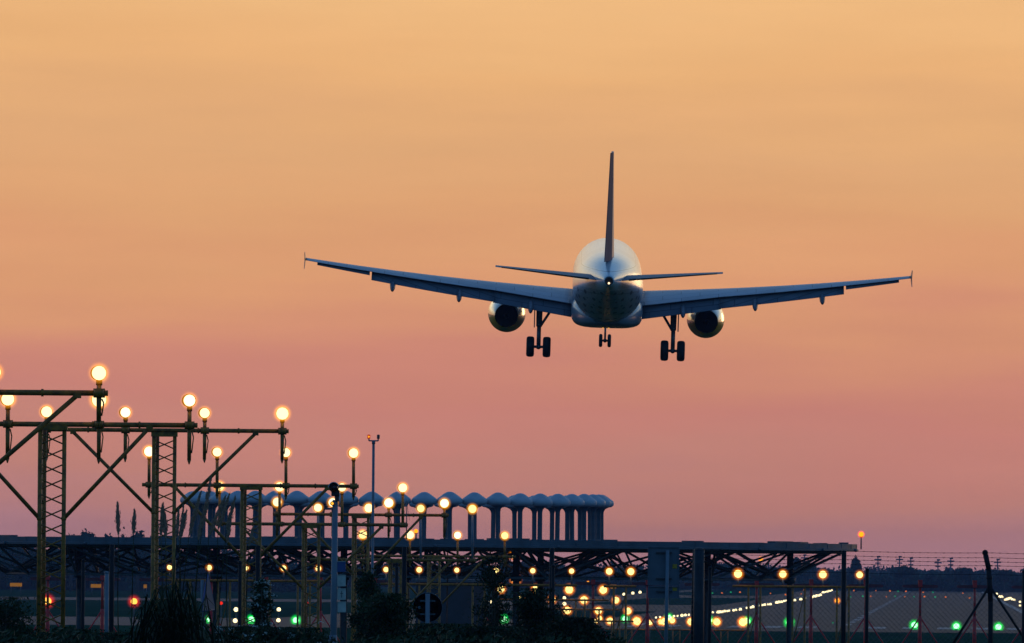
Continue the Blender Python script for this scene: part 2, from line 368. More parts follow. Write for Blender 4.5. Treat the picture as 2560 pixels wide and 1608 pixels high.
# apu exhaust, tail light, cone
a_ = MB(); a_.lathe([(.20, 0), (.20, .12), (.15, .12), (.13, .02)], (0, -19.62, .83), 16, 'y'); a_.build('exhaust', NOZ, air)
a_ = MB(); a_.sphere((0, -19.72, .72), .06); a_.build('tail_light', emat('tail_lamp', (1, .72, .42), 2.0), air)
for x_, y_ in ((-.35, -1.2), (-.12, -1.2), (.14, -1.2), (.36, -1.2), (-.2, -5.4), (.12, -5.4)):
    a_ = MB(); a_.sphere((x_, y_, -2.44 if y_ > -3 else -2.36), .045); a_.build('belly_light', emat('belly_lamp', (1, .42, .05), 1.0), air)
def airfoil(chord, th, n=12, te=0.0):
    up = []; lo = []
    for k in range(n+1):
        x = 0.5*(1-cos(pi*k/n)); t = 5*th*(0.2969*sqrt(x)-0.1260*x-0.3516*x*x+0.2843*x**3-0.1036*x**4)
        c = 0.018*sin(pi*min(1, x*1.0)); up.append((x*chord, (t+c)*chord)); lo.append((x*chord, (-t+c)*chord))
    return up+lo[::-1][1:-1]
def wz(x): # height of the trailing edge line
    return -1.30+(x-2)*0.142 if x < 6.4 else -0.675+(x-6.4)*0.118+(x-6.4)**2*0.0022
def wing_le(x): return 6.4-x*0.515
def wing_te(x): return -0.7 if x < 6.4 else -0.7-(x-6.4)*0.292
for sd_ in (-1, 1):
    m = MB(); R = []
    for x in (1.6, 2.5, 4, 5.2, 6.4, 8, 10, 12, 14, 16, 16.8, 17.0):
        le, te = wing_le(x), wing_te(x); ch = le-te; th = .145-(x-1.6)/15.4*.04
        inc = radians(1.9-(x-1.6)*0.11)
        rr = []
        for u, v in airfoil(ch, th):
            yy = u-ch  # zero at the trailing edge
            rr.append((sd_*x, te-yy*cos(inc)+v*sin(inc), wz(x)+0.04-yy*sin(inc)*1.0+v*cos(inc)))
        R.append(rr)
    m.loft(R); wg = m.build('wing', WING, air)
    # flaps: drooped panels hanging below the trailing edge
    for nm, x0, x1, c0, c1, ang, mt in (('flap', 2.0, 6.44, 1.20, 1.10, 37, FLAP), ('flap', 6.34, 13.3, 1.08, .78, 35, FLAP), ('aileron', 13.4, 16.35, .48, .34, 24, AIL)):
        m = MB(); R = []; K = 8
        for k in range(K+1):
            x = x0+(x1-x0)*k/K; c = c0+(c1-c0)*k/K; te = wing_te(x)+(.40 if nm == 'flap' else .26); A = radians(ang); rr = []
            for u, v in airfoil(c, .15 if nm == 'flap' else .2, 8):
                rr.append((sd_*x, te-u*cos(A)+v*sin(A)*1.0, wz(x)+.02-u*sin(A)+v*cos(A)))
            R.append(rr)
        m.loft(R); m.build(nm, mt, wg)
    for x in (8.35, 12.1, 4.3):
        m = MB(); z0 = wz(x)
        R = []
        L_ = 3.2 if x < 10 else 2.7
        for k in range(13):
            t = k/12; rr_ = .185*(sin(pi*min(1, t*1.02))**.55)+.01; yc = wing_te(x)+1.5-L_*t; zc_ = z0-.40-.52*max(0, t-.35)**1.0*1.1
            R.append([(sd_*x+rr_*.85*cos(2*pi*q/12), yc, zc_+rr_*1.5*sin(2*pi*q/12)) for q in range(12)])
        m.loft(R); m.build('flap_track_fairing', FLAP, wg)
    m = MB(); zt_ = wz(17)+.03; X = sd_*17.05
    o_ = [(-1.5, 0), (-2.2, .12), (-3.6, .46), (-4.15, .46), (-3.95, 0), (-4.3, -.46), (-3.8, -.46), (-2.4, -.12)]
    R = [[(X+sd_*dx_+sd_*.03*abs(z_), y_, zt_+z_) for y_, z_ in o_] for dx_ in (-.014, .014)]
    m.loft(R, sm=False); m.build('winglet', mat('winglet_paint', (.3, .28, .27), .4, 0, .1, 1), wg)
    m = MB(); m.sphere((sd_*17.05, -1.6, zt_), .07); m.build('navigation_light', emat('nav_green' if sd_ > 0 else 'nav_red', (.05, .6, .1) if sd_ > 0 else (.7, .05, .02), .5), wg)
    # horizontal stabiliser
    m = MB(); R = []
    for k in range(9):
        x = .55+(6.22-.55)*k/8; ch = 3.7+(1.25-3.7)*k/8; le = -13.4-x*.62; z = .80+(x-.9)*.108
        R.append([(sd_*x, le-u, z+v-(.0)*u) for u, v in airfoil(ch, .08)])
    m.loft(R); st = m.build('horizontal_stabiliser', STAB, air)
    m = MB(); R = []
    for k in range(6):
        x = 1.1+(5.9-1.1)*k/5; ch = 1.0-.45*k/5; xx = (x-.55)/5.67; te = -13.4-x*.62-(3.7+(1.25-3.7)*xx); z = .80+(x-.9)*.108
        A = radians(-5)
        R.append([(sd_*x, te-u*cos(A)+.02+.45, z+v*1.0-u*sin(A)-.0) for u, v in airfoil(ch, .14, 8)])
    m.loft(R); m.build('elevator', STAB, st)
    # engine
    ex, ez = sd_*5.68, -2.16
    prof = [(.86, 7.3), (.98, 7.25), (1.04, 6.9), (1.07, 6.2), (1.08, 5.2), (1.06, 4.4), (1.0, 3.5), (.90, 2.7), (.78, 2.05), (.67, 1.6), (.66, 1.58)]
    n_ = 48
    m = MB(); i0 = 0
    R = [[(ex+r*cos(2*pi*k/n_), y, ez+r*sin(2*pi*k/n_)) for k in range(n_)] for r, y in prof]
    # upper and lower halves carry different paint
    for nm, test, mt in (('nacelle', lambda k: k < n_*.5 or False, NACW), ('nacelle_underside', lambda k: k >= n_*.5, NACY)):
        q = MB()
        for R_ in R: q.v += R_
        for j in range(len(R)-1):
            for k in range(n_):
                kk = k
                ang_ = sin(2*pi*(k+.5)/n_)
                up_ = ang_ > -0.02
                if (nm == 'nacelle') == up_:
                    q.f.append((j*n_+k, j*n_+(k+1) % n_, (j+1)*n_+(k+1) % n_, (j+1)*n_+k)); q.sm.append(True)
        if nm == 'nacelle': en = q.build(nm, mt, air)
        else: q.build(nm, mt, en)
    m = MB(); m.lathe([(.65, 1.60), (.64, 1.52), (.61, 1.52), (.58, 2.4), (.30, 3.2)], (ex, 0, ez), 32, 'y'); m.build('exhaust_nozzle', NOZ, en)
    m = MB(); m.lathe([(.28, 3.0), (.26, 2.2), (.14, 1.5), (.02, 1.1)], (ex, 0, ez), 20, 'y'); m.build('exhaust_cone', NOZ, en)
    m = MB(); m.lathe([(.85, 7.2), (.84, 6.8), (.1, 6.7)], (ex, 0, ez), 32, 'y'); m.build('fan', NOZ, en)
    m = MB(); R = []
    for y, zt_, zb_, hw in ((6.0, ez+1.1, ez+.9, .05), (4.5, ez+1.55, ez+.8, .17), (2.5, ez+1.75, ez+.6, .2), (.9, ez+1.6, ez+.75, .15), (-.3, ez+1.35, ez+1.1, .04)):
        R.append([(ex-hw, y, zb_), (ex+hw, y, zb_), (ex+hw, y, zt_), (ex-hw, y, zt_)])
    m.loft(R, sm=False); m.build('pylon', WING, en)
    # main gear
    gx = sd_*3.8; ax_z = -3.80
    gr = MB(); gr.tube((gx, .3, -1.1), (gx, .25, -2.65), .19, .165, 12); gr.tube((gx, .25, -2.6), (gx, .2, ax_z+.05), .12, .12, 12)
    gr.tube((gx-.36, .2, ax_z), (gx+.36, .2, ax_z), .08, .08, 10)
    gr.tube((gx, .25, -2.75), (gx-sd_*.75, .3, -1.55), .075, .075, 8); gr.tube((gx-sd_*.75, .3, -1.6), (gx-sd_*.95, .3, -1.2), .06, .06, 8)
    gr.tube((gx, .25, -2.6), (gx, .65, -3.15), .035, .035, 6); gr.tube((gx, .65, -3.15), (gx, .2, ax_z+.1), .035, .035, 6)
    gr.sphere((gx, .2, ax_z), .15, 12, 7); gr.sphere((gx, .25, -2.55), .17, 12, 7)
    lg = gr.build('main_landing_gear', STRUT, air)
    d_ = MB(); d_.box((gx+sd_*.27, .3, -1.95), (.06, .75, 1.5)); d_.build('gear_door', FLAP, lg)
    for s2 in (-1, 1):
        wx = gx+s2*.465
        t_ = MB(); t_.v = []
        R = []
        for r, h in ((.30, -.2), (.44, -.225), (.535, -.20), (.575, -.12), (.585, 0), (.575, .12), (.535, .20), (.44, .225), (.30, .2)):
            R.append([(wx+h, .2+r*cos(2*pi*k/32), ax_z+r*sin(2*pi*k/32)) for k in range(32)])
        t_.loft(R); wh = t_.build('wheel', BLACK, lg)
        t_ = MB(); t_.tube((wx-.17, .2, ax_z), (wx+.17, .2, ax_z), .27, .27, 20); t_.build('rim', STRUT, wh)
# nose gear
gz = -3.93
gr = MB(); gr.tube((0, 13.2, -1.7), (0, 13.05, -3.1), .10, .09, 10); gr.tube((0, 13.05, -3.0), (0, 13, gz), .06, .06, 10)
gr.tube((-.2, 13, gz), (.2, 13, gz), .06, .06, 8); gr.tube((0, 13.1, -2.9), (0, 14.3, -1.8), .05, .05, 8); gr.box((0, 13.1, -2.75), (.30, .12, .16)); gr.sphere((0, 13, gz), .12, 10, 7)
ng = gr.build('nose_landing_gear', STRUT, air)
for s2 in (-1, 1):
    R = []; wx = s2*.25
    for r, h in ((.18, -.09), (.30, -.105), (.37, -.07), (.385, 0), (.37, .07), (.30, .105), (.18, .09)):
        R.append([(wx+h, 13+r*cos(2*pi*k/28), gz+r*sin(2*pi*k/28)) for k in range(28)])
    t_ = MB(); t_.loft(R); wh = t_.build('wheel', BLACK, ng)
    t_ = MB(); t_.box((s2*.42, 13.6, -2.2), (.04, 1.1, .5)); t_.build('gear_door', FLAP, ng)
# fin with rudder turned a little
m = MB(); R = []
for k in range(11):
    t = k/10; z = 1.35+(7.80-1.35)*t; ch = 5.0-3.5*t; le = -10.8-4.75*t
    R.append([(v*1.0, le-u, z) for u, v in airfoil(ch, .115-.012*t)])
for r in R:  # symmetric section: remove camber
    pass
def symfoil(ch, th, n=12):
    up = []; lo = []
    for k in range(n+1):
        x = 0.5*(1-cos(pi*k/n)); t = 5*th*(0.2969*sqrt(x)-0.1260*x-0.3516*x*x+0.2843*x**3-0.1036*x**4)
        up.append((x*ch, t*ch)); lo.append((x*ch, -t*ch))
    return up+lo[::-1][1:-1]
R = [[(v, -10.8-4.75*(k/10)-u, 1.35+6.45*(k/10)) for u, v in symfoil(4.5-3.25*(k/10), .13-.02*(k/10))] for k in range(11)]
m = MB(); m.loft(R); fn = m.build('vertical_fin', FIN, air)
m = MB(); R = []
for k in range(9):
    t = k/8; z = 1.75+6.0*t; tt = (z-1.35)/6.45; le = -10.8-4.75*tt-(4.5-3.25*tt)*.90; ch = 1.75-1.05*tt; A = radians(9.0); th = .30-.19*tt
    R.append([(-th/2, le+.1, z), (th/2, le+.1, z), (-ch*sin(A)+.02, le-ch, z), (-ch*sin(A)-.02, le-ch, z)])
m.loft(R, sm=False); m.build('rudder', RUD, fn)

# ------------------------------------------------------------------ approach light masts
def lamp_meshes():
    h = MB(); h.lathe([(.03, -.17), (.06, -.16), (.075, -.08), (.125, .02), (.138, .09), (.138, .11), (.11, .11)], (0, 0, 0), 20, 'y')
    h2 = MB(); h2.v = [(x, -y+.02, z) for x, y, z in h.v]; h2.f = h.f; h2.sm = h.sm
    return h2
SPHERE = MB(); SPHERE.sphere((0, 0, 0), 1.0, 20, 12)
def smesh(name, m):
    me = bpy.data.meshes.new(name); me.from_pydata(SPHERE.v, [], SPHERE.f); me.polygons.foreach_set('use_smooth', [True]*len(SPHERE.f)); me.materials.append(m); me.update(); return me
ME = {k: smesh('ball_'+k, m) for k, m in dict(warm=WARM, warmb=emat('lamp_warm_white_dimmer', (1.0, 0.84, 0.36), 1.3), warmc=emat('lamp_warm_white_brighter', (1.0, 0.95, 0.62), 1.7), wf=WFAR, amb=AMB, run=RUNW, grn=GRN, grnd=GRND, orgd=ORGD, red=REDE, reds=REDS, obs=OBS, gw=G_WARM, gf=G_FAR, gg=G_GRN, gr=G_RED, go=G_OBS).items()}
def add_bulb(parent, loc, r, core='warm', halo_key='gw', k=1.85):
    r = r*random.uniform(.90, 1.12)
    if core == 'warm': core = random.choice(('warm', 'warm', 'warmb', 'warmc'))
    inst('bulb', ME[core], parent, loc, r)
    if halo_key: inst('halo', ME[halo_key], parent, loc, r*k)  # added glow volume imitating bloom round the bulb, no solid lamp part
GLA = 'approach light masts on the descending line'
def approach_mast(Z, lamps, lamp_y, bar_y, x0, x1, cx, ord_, mw=0.5, brace=True, bar_r=.052, drop=.75, r=.13, brace_dx=None, brace_dy=1.9,
                  polemat=None, label='', base=0.0, mast=True, bdrop=.10, stem_r=.045):
    c = at(cx, bar_y, Z); root = empty('approach_light_mast', (c.x, c.y, base), label, 'light mast', GLA)
    o = Vector((c.x, c.y, base)); bz = c.z
    def P(px, py): return at(px, py, Z)-o
    slope = 0.0
    bm_ = MB(); A = P(x0, bar_y+(x0-cx)*ROLL*0.9); B = P(x1, bar_y+(x1-cx)*ROLL*0.9)
    bm_.tube(A, B, bar_r, bar_r, 10)
    for px in lamps:
        q = P(px, bar_y+(px-cx)*ROLL*.9); bm_.box(q, (.20, .17, .16)); bm_.tube(q+Vector((0, -.1, -.07)), q+Vector((0, -.1, .07)), .09, .09, 8)
    for fr in (.2, .36, .64, .8):
        q = A.lerp(B, fr); bm_.tube(q-Vector((.02, 0, 0)), q+Vector((.02, 0, 0)), bar_r*1.35, bar_r*1.35, 10)
    bm_.build('crossbar', YEL, root)
    if mast:
        hw = mw/2; top = bz-base-bdrop; mm = MB(); lr = .045
        legs = [(-hw, 0, 0), (hw, 0, 0), (-hw*.70, hw*1.3, 0)]
        for lx, ly, _ in legs: mm.tube((lx, ly, 0), (lx, ly, top), lr, lr, 8)
        hcell = .31; z = top-.1; s_ = 1
        nb = 0
        while z > .3 and nb < 60:
            z2 = z-hcell
            for (a, bq) in ((0, 1), (0, 2)):
                la, lb = legs[a], legs[bq]
                rr_ = .016
                if s_ > 0: mm.tube((la[0], la[1], z), (lb[0], lb[1], z2+hcell*.30), rr_, rr_, 5, False); mm.tube((lb[0], lb[1], z), (la[0], la[1], z2+hcell*.30), rr_, rr_, 5, False)
            z = z2-.0; nb += 1
        mm.box((0, .08, top+.03), (mw*1.25, .3, .10))
        mm.build('mast', YEL, root)
    if brace:
        bdx = brace_dx if brace_dx else (x1-x0)/2*.735
        for sg in (-1, 1):
            q1 = P(cx+sg*bdx, bar_y+6+(sg*bdx)*ROLL*.9); br = MB()
            q0 = Vector((sg*mw/2, 0, q1.z-brace_dy))
            d = (q1-q0).normalized(); br.tube(q0, q1, .042, .042, 8); br.box(q1, (.14, .1, .1)); br.sphere(q0, .06, 8, 6)
            br.build('brace', YEL, root)
    for i, px in enumerate(lamps):
        ly = lamp_y+(px-cx)*ROLL*.9; L0 = P(px, ly); q = P(px, bar_y+(px-cx)*ROLL*.9)
        lm = MB(); hh = LAMPH; off = L0
        lm.v = [(v[0]*r/.13*1.06+off.x-.012, v[1]+off.y+.03, v[2]*r/.13*.98+off.z) for v in hh.v]; lm.f = list(hh.f); lm.sm = list(hh.sm)
        top_ = L0+Vector((0, .02, -r*.9)); mid = q+Vector((0, -.1, 0)); low_ = mid-Vector((0, 0, drop))
        lm.tube(top_, top_-Vector((0, 0, .10)), stem_r*1.25, stem_r*1.25, 8); lm.tube(top_-Vector((0, 0, .1)), Vector((mid.x, mid.y, mid.z)), stem_r*.95, stem_r, 8)
        if drop > 0:
            lm.tube(mid, low_, stem_r, stem_r*.9, 8); lm.tube(low_, low_-Vector((0, 0, .09)), stem_r*.9, .01, 8)
            lm.path([mid+Vector((.05, 0, -.1)), mid+Vector((.085, 0, -drop*.35)), mid+Vector((.05, 0, -drop*.8))], [.014]*3, 5)
        lo = lm.build('lamp', polemat or YEL, root)
        add_bulb(lo, (L0.x, L0.y-.07, L0.z), r)
    return root
LAMPH = lamp_meshes()
ZE = 3.3
approach_mast(165, [-15, 248], 930, 980, -550, 270, -152, 0, mw=.5, drop=.5, brace_dx=345, r=.125, base=ZE, label='nearest approach light mast, its yellow crossbar cut by the left edge of the photo')
approach_mast(195, [-207, 20, 248, 474], 999, 1061, -232, 494, 131, 1, brace_dx=243, r=.132, bar_r=.055, drop=.72, base=ZE, label='yellow lattice mast at far left with thick crossbar and four lamps')
approach_mast(225, [117, 314, 512, 706], 1032, 1076, 95, 722, 411, 2, brace_dx=228, r=.128, drop=.68, base=0, bdrop=.13, mw=.5, label='lattice mast left of the reed plumes whose crossbar overlaps the far left one')
approach_mast(260, [373, 543, 715, 884], 1131, 1214, 355, 897, 628, 3, brace_dx=190, r=.132, drop=.3, mw=.5, label='lattice mast with tall lamps whose crossbar runs in front of the white radomes')
approach_mast(290, [549, 699, 855, 1007], 1218, 1311, 535, 1020, 778, 4, brace_dx=175, r=.135, drop=0, mw=.48, label='lattice mast directly left of the grey signal pole, crossbar below the radomes')
approach_mast(316, [693, 832, 972, 1111], 1257, 1287, 682, 1122, 902, 5, brace_dx=150, r=.138, drop=.72, mw=.5, label='lattice mast right of the grey signal pole with short lamps on a low crossbar')
approach_mast(342, [795, 922, 1052, 1181], 1271, 1400, 775, 1192, 988, 6, brace_dx=135, r=.142, drop=0, mw=.42, polemat=POLEG, label='mast with four lamps on tall slender grey poles above a low yellow crossbar')
approach_mast(374, [907, 1025, 1144, 1262], 1338, 1391, 890, 1290, 1085, 7, brace_dx=125, r=.150, drop=.35, mw=.45, label='mast behind the round sign with four lamps level with the platform edge')

# far rows of approach lamps on low frames beyond the platform
def lamp_row(Z, lamps, y, bar_y, label, r=.14, core='wf', halo_key='gf', posts=2, name='approach_light_row', base=0.0, extra=14, k=2.0):
    cx = sum(lamps)/len(lamps); c = at(cx, bar_y, Z); root = empty(name, (c.x, c.y, base), label, 'light row', 'low rows of approach lamps')
    o = Vector((c.x, c.y, base))
    sl = lambda px: (px-cx)*ROLL*.95
    m = MB(); A = at(min(lamps)-extra, bar_y+sl(min(lamps)-extra), Z)-o; B = at(max(lamps)+extra, bar_y+sl(max(lamps)+extra), Z)-o
    m.tube(A, B, .06, .06, 6); m.build('crossbar', YEL, root)
    for i in range(posts):
        m = MB(); q = A.lerp(B, (i+.5)/posts)
        for dx in (-.25, .25): m.tube((q.x+dx, q.y, 0), (q.x+dx, q.y, q.z), .045, .045, 6)
        m.tube((q.x-.25, q.y, q.z*.5), (q.x+.25, q.y, q.z*.95), .02, .02, 5)
        m.build('post', YEL, root)
    for px in lamps:
        q = at(px, y+sl(px), Z)-o; bq = at(px, bar_y+sl(px), Z)-o; m = MB()
        m.tube((q.x, q.y+.1, q.z-r*.8), (bq.x, bq.y, bq.z), .03, .035, 6); m.tube((q.x, q.y-.02, q.z), (q.x, q.y+.2, q.z), r*.9, r*.5, 10)
        lo = m.build('lamp', DARKST, root); add_bulb(lo, (q.x, q.y-.05, q.z), r, core, halo_key, k)
    return root
lamp_row(386, [424, 523, 616, 709, 796], 1420, 1452, 'left wing of the long lamp row, seen between reeds and signal pole', r=.105, posts=4)
lamp_row(388, [965, 1048, 1142, 1241, 1332, 1429], 1426, 1462, 'middle wing of the long lamp row, six lamps against the platform trusses', r=.10, posts=3)
lamp_row(390, [1523, 1577], 1429, 1466, 'pair of large lamps just left of the grey rectangular sign', r=.13, posts=1)
lamp_row(391, [1845, 1957, 2057, 2149], 1436, 1467, 'right wing of the long lamp row, four lamps under the platform end', r=.145, posts=3)
lamp_row(519, [1252, 1339, 1423, 1508], 1474, 1500, 'upper row of four ground-near lamps beside the dark bushes', r=.19, posts=2)
lamp_row(551, [1301, 1380, 1460, 1540], 1500, 1524, 'second low row of lamps from the top, right of the dark bushes', r=.205, posts=2)
lamp_row(580, [1418, 1496, 1570], 1527, 1553, 'third low row of three lamps left of the grey rectangular sign', r=.22, posts=2)
lamp_row(678, [1525, 1592, 1660, 1727, 1792, 1857], 1554, 1575, 'lowest and longest row of six lamps passing behind the grey rectangular sign', r=.255, posts=3)

def small_lamp(px, py, Z, r, core, halo_key, label, cat='lamp', group=None, name='ground_lamp', k=2.2, gz=0.0, sr=.03, m=None):
    p = at(px, py, Z); root = empty(name, (p.x, p.y, gz), label, cat, group)
    h = p.z-gz; s_ = MB(); s_.tube((0, 0.03, 0), (0, 0.03, max(.05, h-r*.6)), sr, sr, 6); s_.lathe([(r*.5, 0), (r*.85, r*.4), (r*.7, r*.6)], (0, 0.03, max(.0, h-r*1.2)), 10)
    s_.build('stand', m or DARKST, root); add_bulb(root, (0, -.03, h), r, core, halo_key, k); return root
for (px, py, lb) in ((1490, 1553, 'small lamp left of the lowest lamp row, near the red mast foot'), (1499, 1546, 'small lamp touching the left end of the lowest lamp row from above'),
                     (1625, 1557, 'small low lamp just left of the grey sign post'), (1652, 1555, 'small lamp hugging the left side of the grey sign post'),
                     (1664, 1551, 'small lamp behind the grey sign post'), (1681, 1552, 'small lamp just right of the grey sign post')):
    small_lamp(px, py, 690, .17, 'wf', 'gf', lb, group='small lamps by the lowest row')
for (px, py, Z, r, lb) in ((1285, 1389, 410, .15, 'single lamp glowing inside the platform trusses above the conifer'), (1289, 1450, 440, .15, 'single lamp just below the trusses right of the conifer tip'),
                           (1119, 1369, 430, .09, 'tiny amber lamp tucked under the platform edge above the round sign'), (1470, 1456, 700, .09, 'tiny amber lamp beside the red mast above the runway end'),
                           (1902, 1398, 900, .18, 'small orange lamp seen through the right trusses'), (2093, 1502, 860, .20, 'orange lamp on a dark stem near the platform right end')):
    small_lamp(px, py, Z, r, 'warm' if Z < 450 and r > .1 else 'amb', 'gf', lb, group='single lamps in the distance', name='single_lamp')
GP = [(525, 1549, 'beside the triangular sign post'), (628, 1549, 'between the pale shrub and the lattice mast foot'), (740, 1551, 'just left of the white and red marker'), (1260, 1548, 'inside the conifer next to an orange lamp'),
      (1563, 1547, 'behind the low lamps right of the bush'), (1672, 1545, 'behind the grey sign post'), (1773, 1551, 'at the foot of the thin dark fence post'), (1868, 1553, 'touching the last lamp of the lowest row'),
      (1973, 1556, 'alone between two red masts'), (2286, 1563, 'at the left side of a red mast foot'), (2391, 1566, 'left of the braced fence post'), (2496, 1568, 'right of the braced fence post')]
for px, py, lb in GP:
    small_lamp(px, py, 905, .28, 'grn', 'gg', 'green threshold lamp '+lb, group='green threshold lamps', name='threshold_lamp', k=2.4)
for px, py, lb in ((119, 1503, 'bright red lamp between the legs of the far left lattice mast'), (335, 1504, 'bright red lamp in the grass left of the reeds')):
    small_lamp(px, py, 700, .27, 'red', 'gr', lb, group='bright red lamps', name='red_lamp', k=2.5)
for px, py, lb in ((553, 1508, 'tiny red lamp right of the triangular sign'), (767, 1508, 'tiny red lamp left of the signal pole')):
    small_lamp(px, py, 700, .11, 'reds', None, lb, group='tiny red lamps', name='red_lamp')
for px, py, lb in ((590, 1524, 'upper of the two pale lamps left of the lattice mast foot'), (588, 1552, 'lower of the two pale lamps left of the lattice mast foot'),
                   (697, 1524, 'upper of the two pale lamps right of the pale shrub'), (696, 1551, 'lower of the two pale lamps right of the pale shrub'), (1227, 1506, 'white lamp glimpsed through the left side of the conifer'),
                   (1411, 1495, 'upper of two white lamps beside the bush right of the conifer'), (1411, 1510, 'lower of two white lamps beside the bush right of the conifer'),
                   (1560, 1486, 'leftmost of three white lamps left of the rectangular sign'), (1582, 1483, 'middle one of three white lamps left of the rectangular sign'), (1600, 1481, 'rightmost of three white lamps left of the rectangular sign')):
    small_lamp(px, py, 900 if py > 1500 else 1500, .20 if py > 1500 else .26, 'run', None, lb, group='pale lamps beside the runway', name='runway_lamp')
small_lamp(2153, 1336, 415, .11, 'obs', 'go', 'orange obstruction lamp on a thin stem at the right end of the platform', 'lamp', name='obstruction_lamp', gz=6.5, k=1.9, sr=.03)
small_lamp(1040, 1328, 303, .07, 'obs', 'go', 'small orange lamp standing on the platform between radome stems', 'lamp', name='obstruction_lamp', gz=6.42, k=1.6, sr=.025)

# runway edge lamps
left = [(1640,1544),(1650,1543),(1674,1540),(1685,1541),(1694,1540),(1705,1539),(1714,1538),(1722,1537),(1733,1536),(1740,1535),(1772,1532),(1782,1531),(1795,1531),(1800,1530),(1806,1530),(1812,1528),
        (1818,1528),(1823,1527),(1834,1526),(1840,1525),(1851,1524),(1867,1520),(1877,1519),(1882,1518),(1901,1514),(1906,1513),(1912,1512),(1920,1511),(1926,1511),(1942,1507),(1947,1506),(1954,1505),(1960,1503),
        (1966,1502),(1971,1501),(1981,1502),(1987,1501),(2002,1499),(2012,1495),(2030,1494),(2034,1492),(2038,1492),(2042,1490),(2046,1490),(2051,1488),(2058,1482),(2063,1481),(2068,1480),(2072,1478),(2076,1478),(2080,1476),(2084,1475)]
right = [(2492,1485),(2500,1492),(2504,1493),(2513,1500),(2517,1499),(2521,1498),(2526,1497),(2531,1499),(2536,1500),(2550,1505),(2550,1514),(2558,1508)]
me_s = None
for (lst, lb) in ((left, 'white lamp in the long diagonal string along the left runway edge'), (right, 'white lamp in the short string at the right edge of the photo')):
    for px, py in lst:
        Z = 0.0
        Z = CAMZ*F/(py-hor(px)); Z = min(Z, 3200)*.97
        p = at(px, py, Z); r_ = Z/F*random.uniform(2.4, 4.4)
        o = inst('runway_edge_lamp', ME['run'], None, p, r_)
        tag(o, lb, 'runway lamp', 'white runway edge lamps')
GD = [(1781,1483),(1827,1481),(1872,1481),(2012,1486),(2094,1479),(2124,1478),(2175,1477),(2126,1492),(2245,1479),(2332,1481),(2157,1491),(2238,1491),(2285,1492),(2338,1493),(2082,1557)]
OD = [(1805,1483),(1850,1481),(1901,1488),(1926,1484),(1964,1487),(1982,1485),(2003,1485),(2009,1475),(2034,1475),(2044,1475),(2135,1477),(2190,1477),(2225,1478),(2265,1479),(2308,1481),(2407,1483),(2177,1491),(2216,1492),(2262,1492),(2311,1492),(2364,1493),(2424,1495)]
for lst, k_, lb, c_ in ((GD, 'grnd', 'faint green taxiway lamp in the dotted lines before the far woods', 'green'), (OD, 'orgd', 'faint orange taxiway lamp in the dotted lines before the far woods', 'orange')):
    for px, py in lst:
        Z = min(CAMZ*F/(py-hor(px)), 3000)*.97
        p = at(px, py, Z); o = inst('taxiway_lamp', ME[k_], None, p, Z/F*random.uniform(1.5, 2.4)); tag(o, lb, 'taxiway lamp', c_+' taxiway lamps')

# lit yellow taxi signs
for px, py, wpx, lb in ((40, 1462, 30, 'amber lit taxiway sign board at the far left'), (242, 1465, 30, 'amber lit taxiway sign board left of the white marker post'), (363, 1466, 8, 'narrow amber taxiway sign board by the reeds'), (1533, 1467, 15, 'small yellow taxiway sign board right of the red mast')):
    Z = 1750 if px < 1000 else 1500
    p = at(px, py, Z); wd = wpx/F*Z; root = empty('taxiway_sign', (p.x, p.y, 0), lb, 'sign', 'taxiway sign boards')
    m = MB(); m.box((0, 0, p.z), (wd, .15, .55)); m.box((0, -.02, p.z+.31), (wd, .2, .05)); m.box((0, -.02, p.z-.31), (wd, .2, .05))
    m.build('board', emat('sign_amber', (.55, .22, .01), .42), root)
    m = MB()
    for s_ in (-.4, .4): m.tube((wd*s_, 0, 0), (wd*s_, 0, p.z-.3), .06, .06, 6)
    m.build('leg', DARKST, root)

# ------------------------------------------------------------------ doppler beacon platform
K = 415/315.0; CX = at(992, 1350, 315).x; CY = 315.0; ZT = 6.42
vor = empty('beacon_platform', (CX*K, CY*K, CAMZ*(1-K)), 'wide round steel platform on trusses carrying a ring of white mushroom antennas', 'antenna')
m = MB(); Rr = 15.35; n = 128
for k in range(n):
    t0, t1 = 2*pi*k/n, 2*pi*(k+1)/n
    for (ra, za, rb, zb_) in ((Rr, ZT, Rr, ZT-.16), (Rr, ZT-.16, Rr+.05, ZT-.17), (Rr+.05, ZT-.17, Rr+.05, ZT-.24), (Rr+.05, ZT-.24, Rr-.25, ZT-.24), (Rr-.25, ZT-.24, .05, ZT-.20), (.05, ZT-.02, Rr-.02, ZT-.02), (Rr-.02, ZT-.02, Rr, ZT)):
        m.quad([(ra*cos(t0), ra*sin(t0), za), (ra*cos(t1), ra*sin(t1), za), (rb*cos(t1), rb*sin(t1), zb_), (rb*cos(t0), rb*sin(t0), zb_)])
    if k % 2 == 0: m.box(((Rr+.0)*cos(t0), (Rr)*sin(t0), ZT-.085), (.025, .025, .17), t0)
for k in range(24):
    t = 2*pi*(k+.35)/24; m.sphere(((Rr+.08)*cos(t), (Rr+.08)*sin(t), ZT-.20), .055, 8, 5)
m.build('deck', mat('platform_steel', (.10, .12, .145), .6, .0, .25, 2), vor)
for k in range(24):
    t = 2*pi*k/24; rr_ = random.uniform(13.6, 15.0); m = MB(); m.box((rr_*cos(t), rr_*sin(t), ZT+.02), (random.uniform(.5, 1.4), .3, random.uniform(.05, .09)), t+pi/2)
    m.build('edge_plate', DARKST, vor)
vor.scale = (K, K, K)
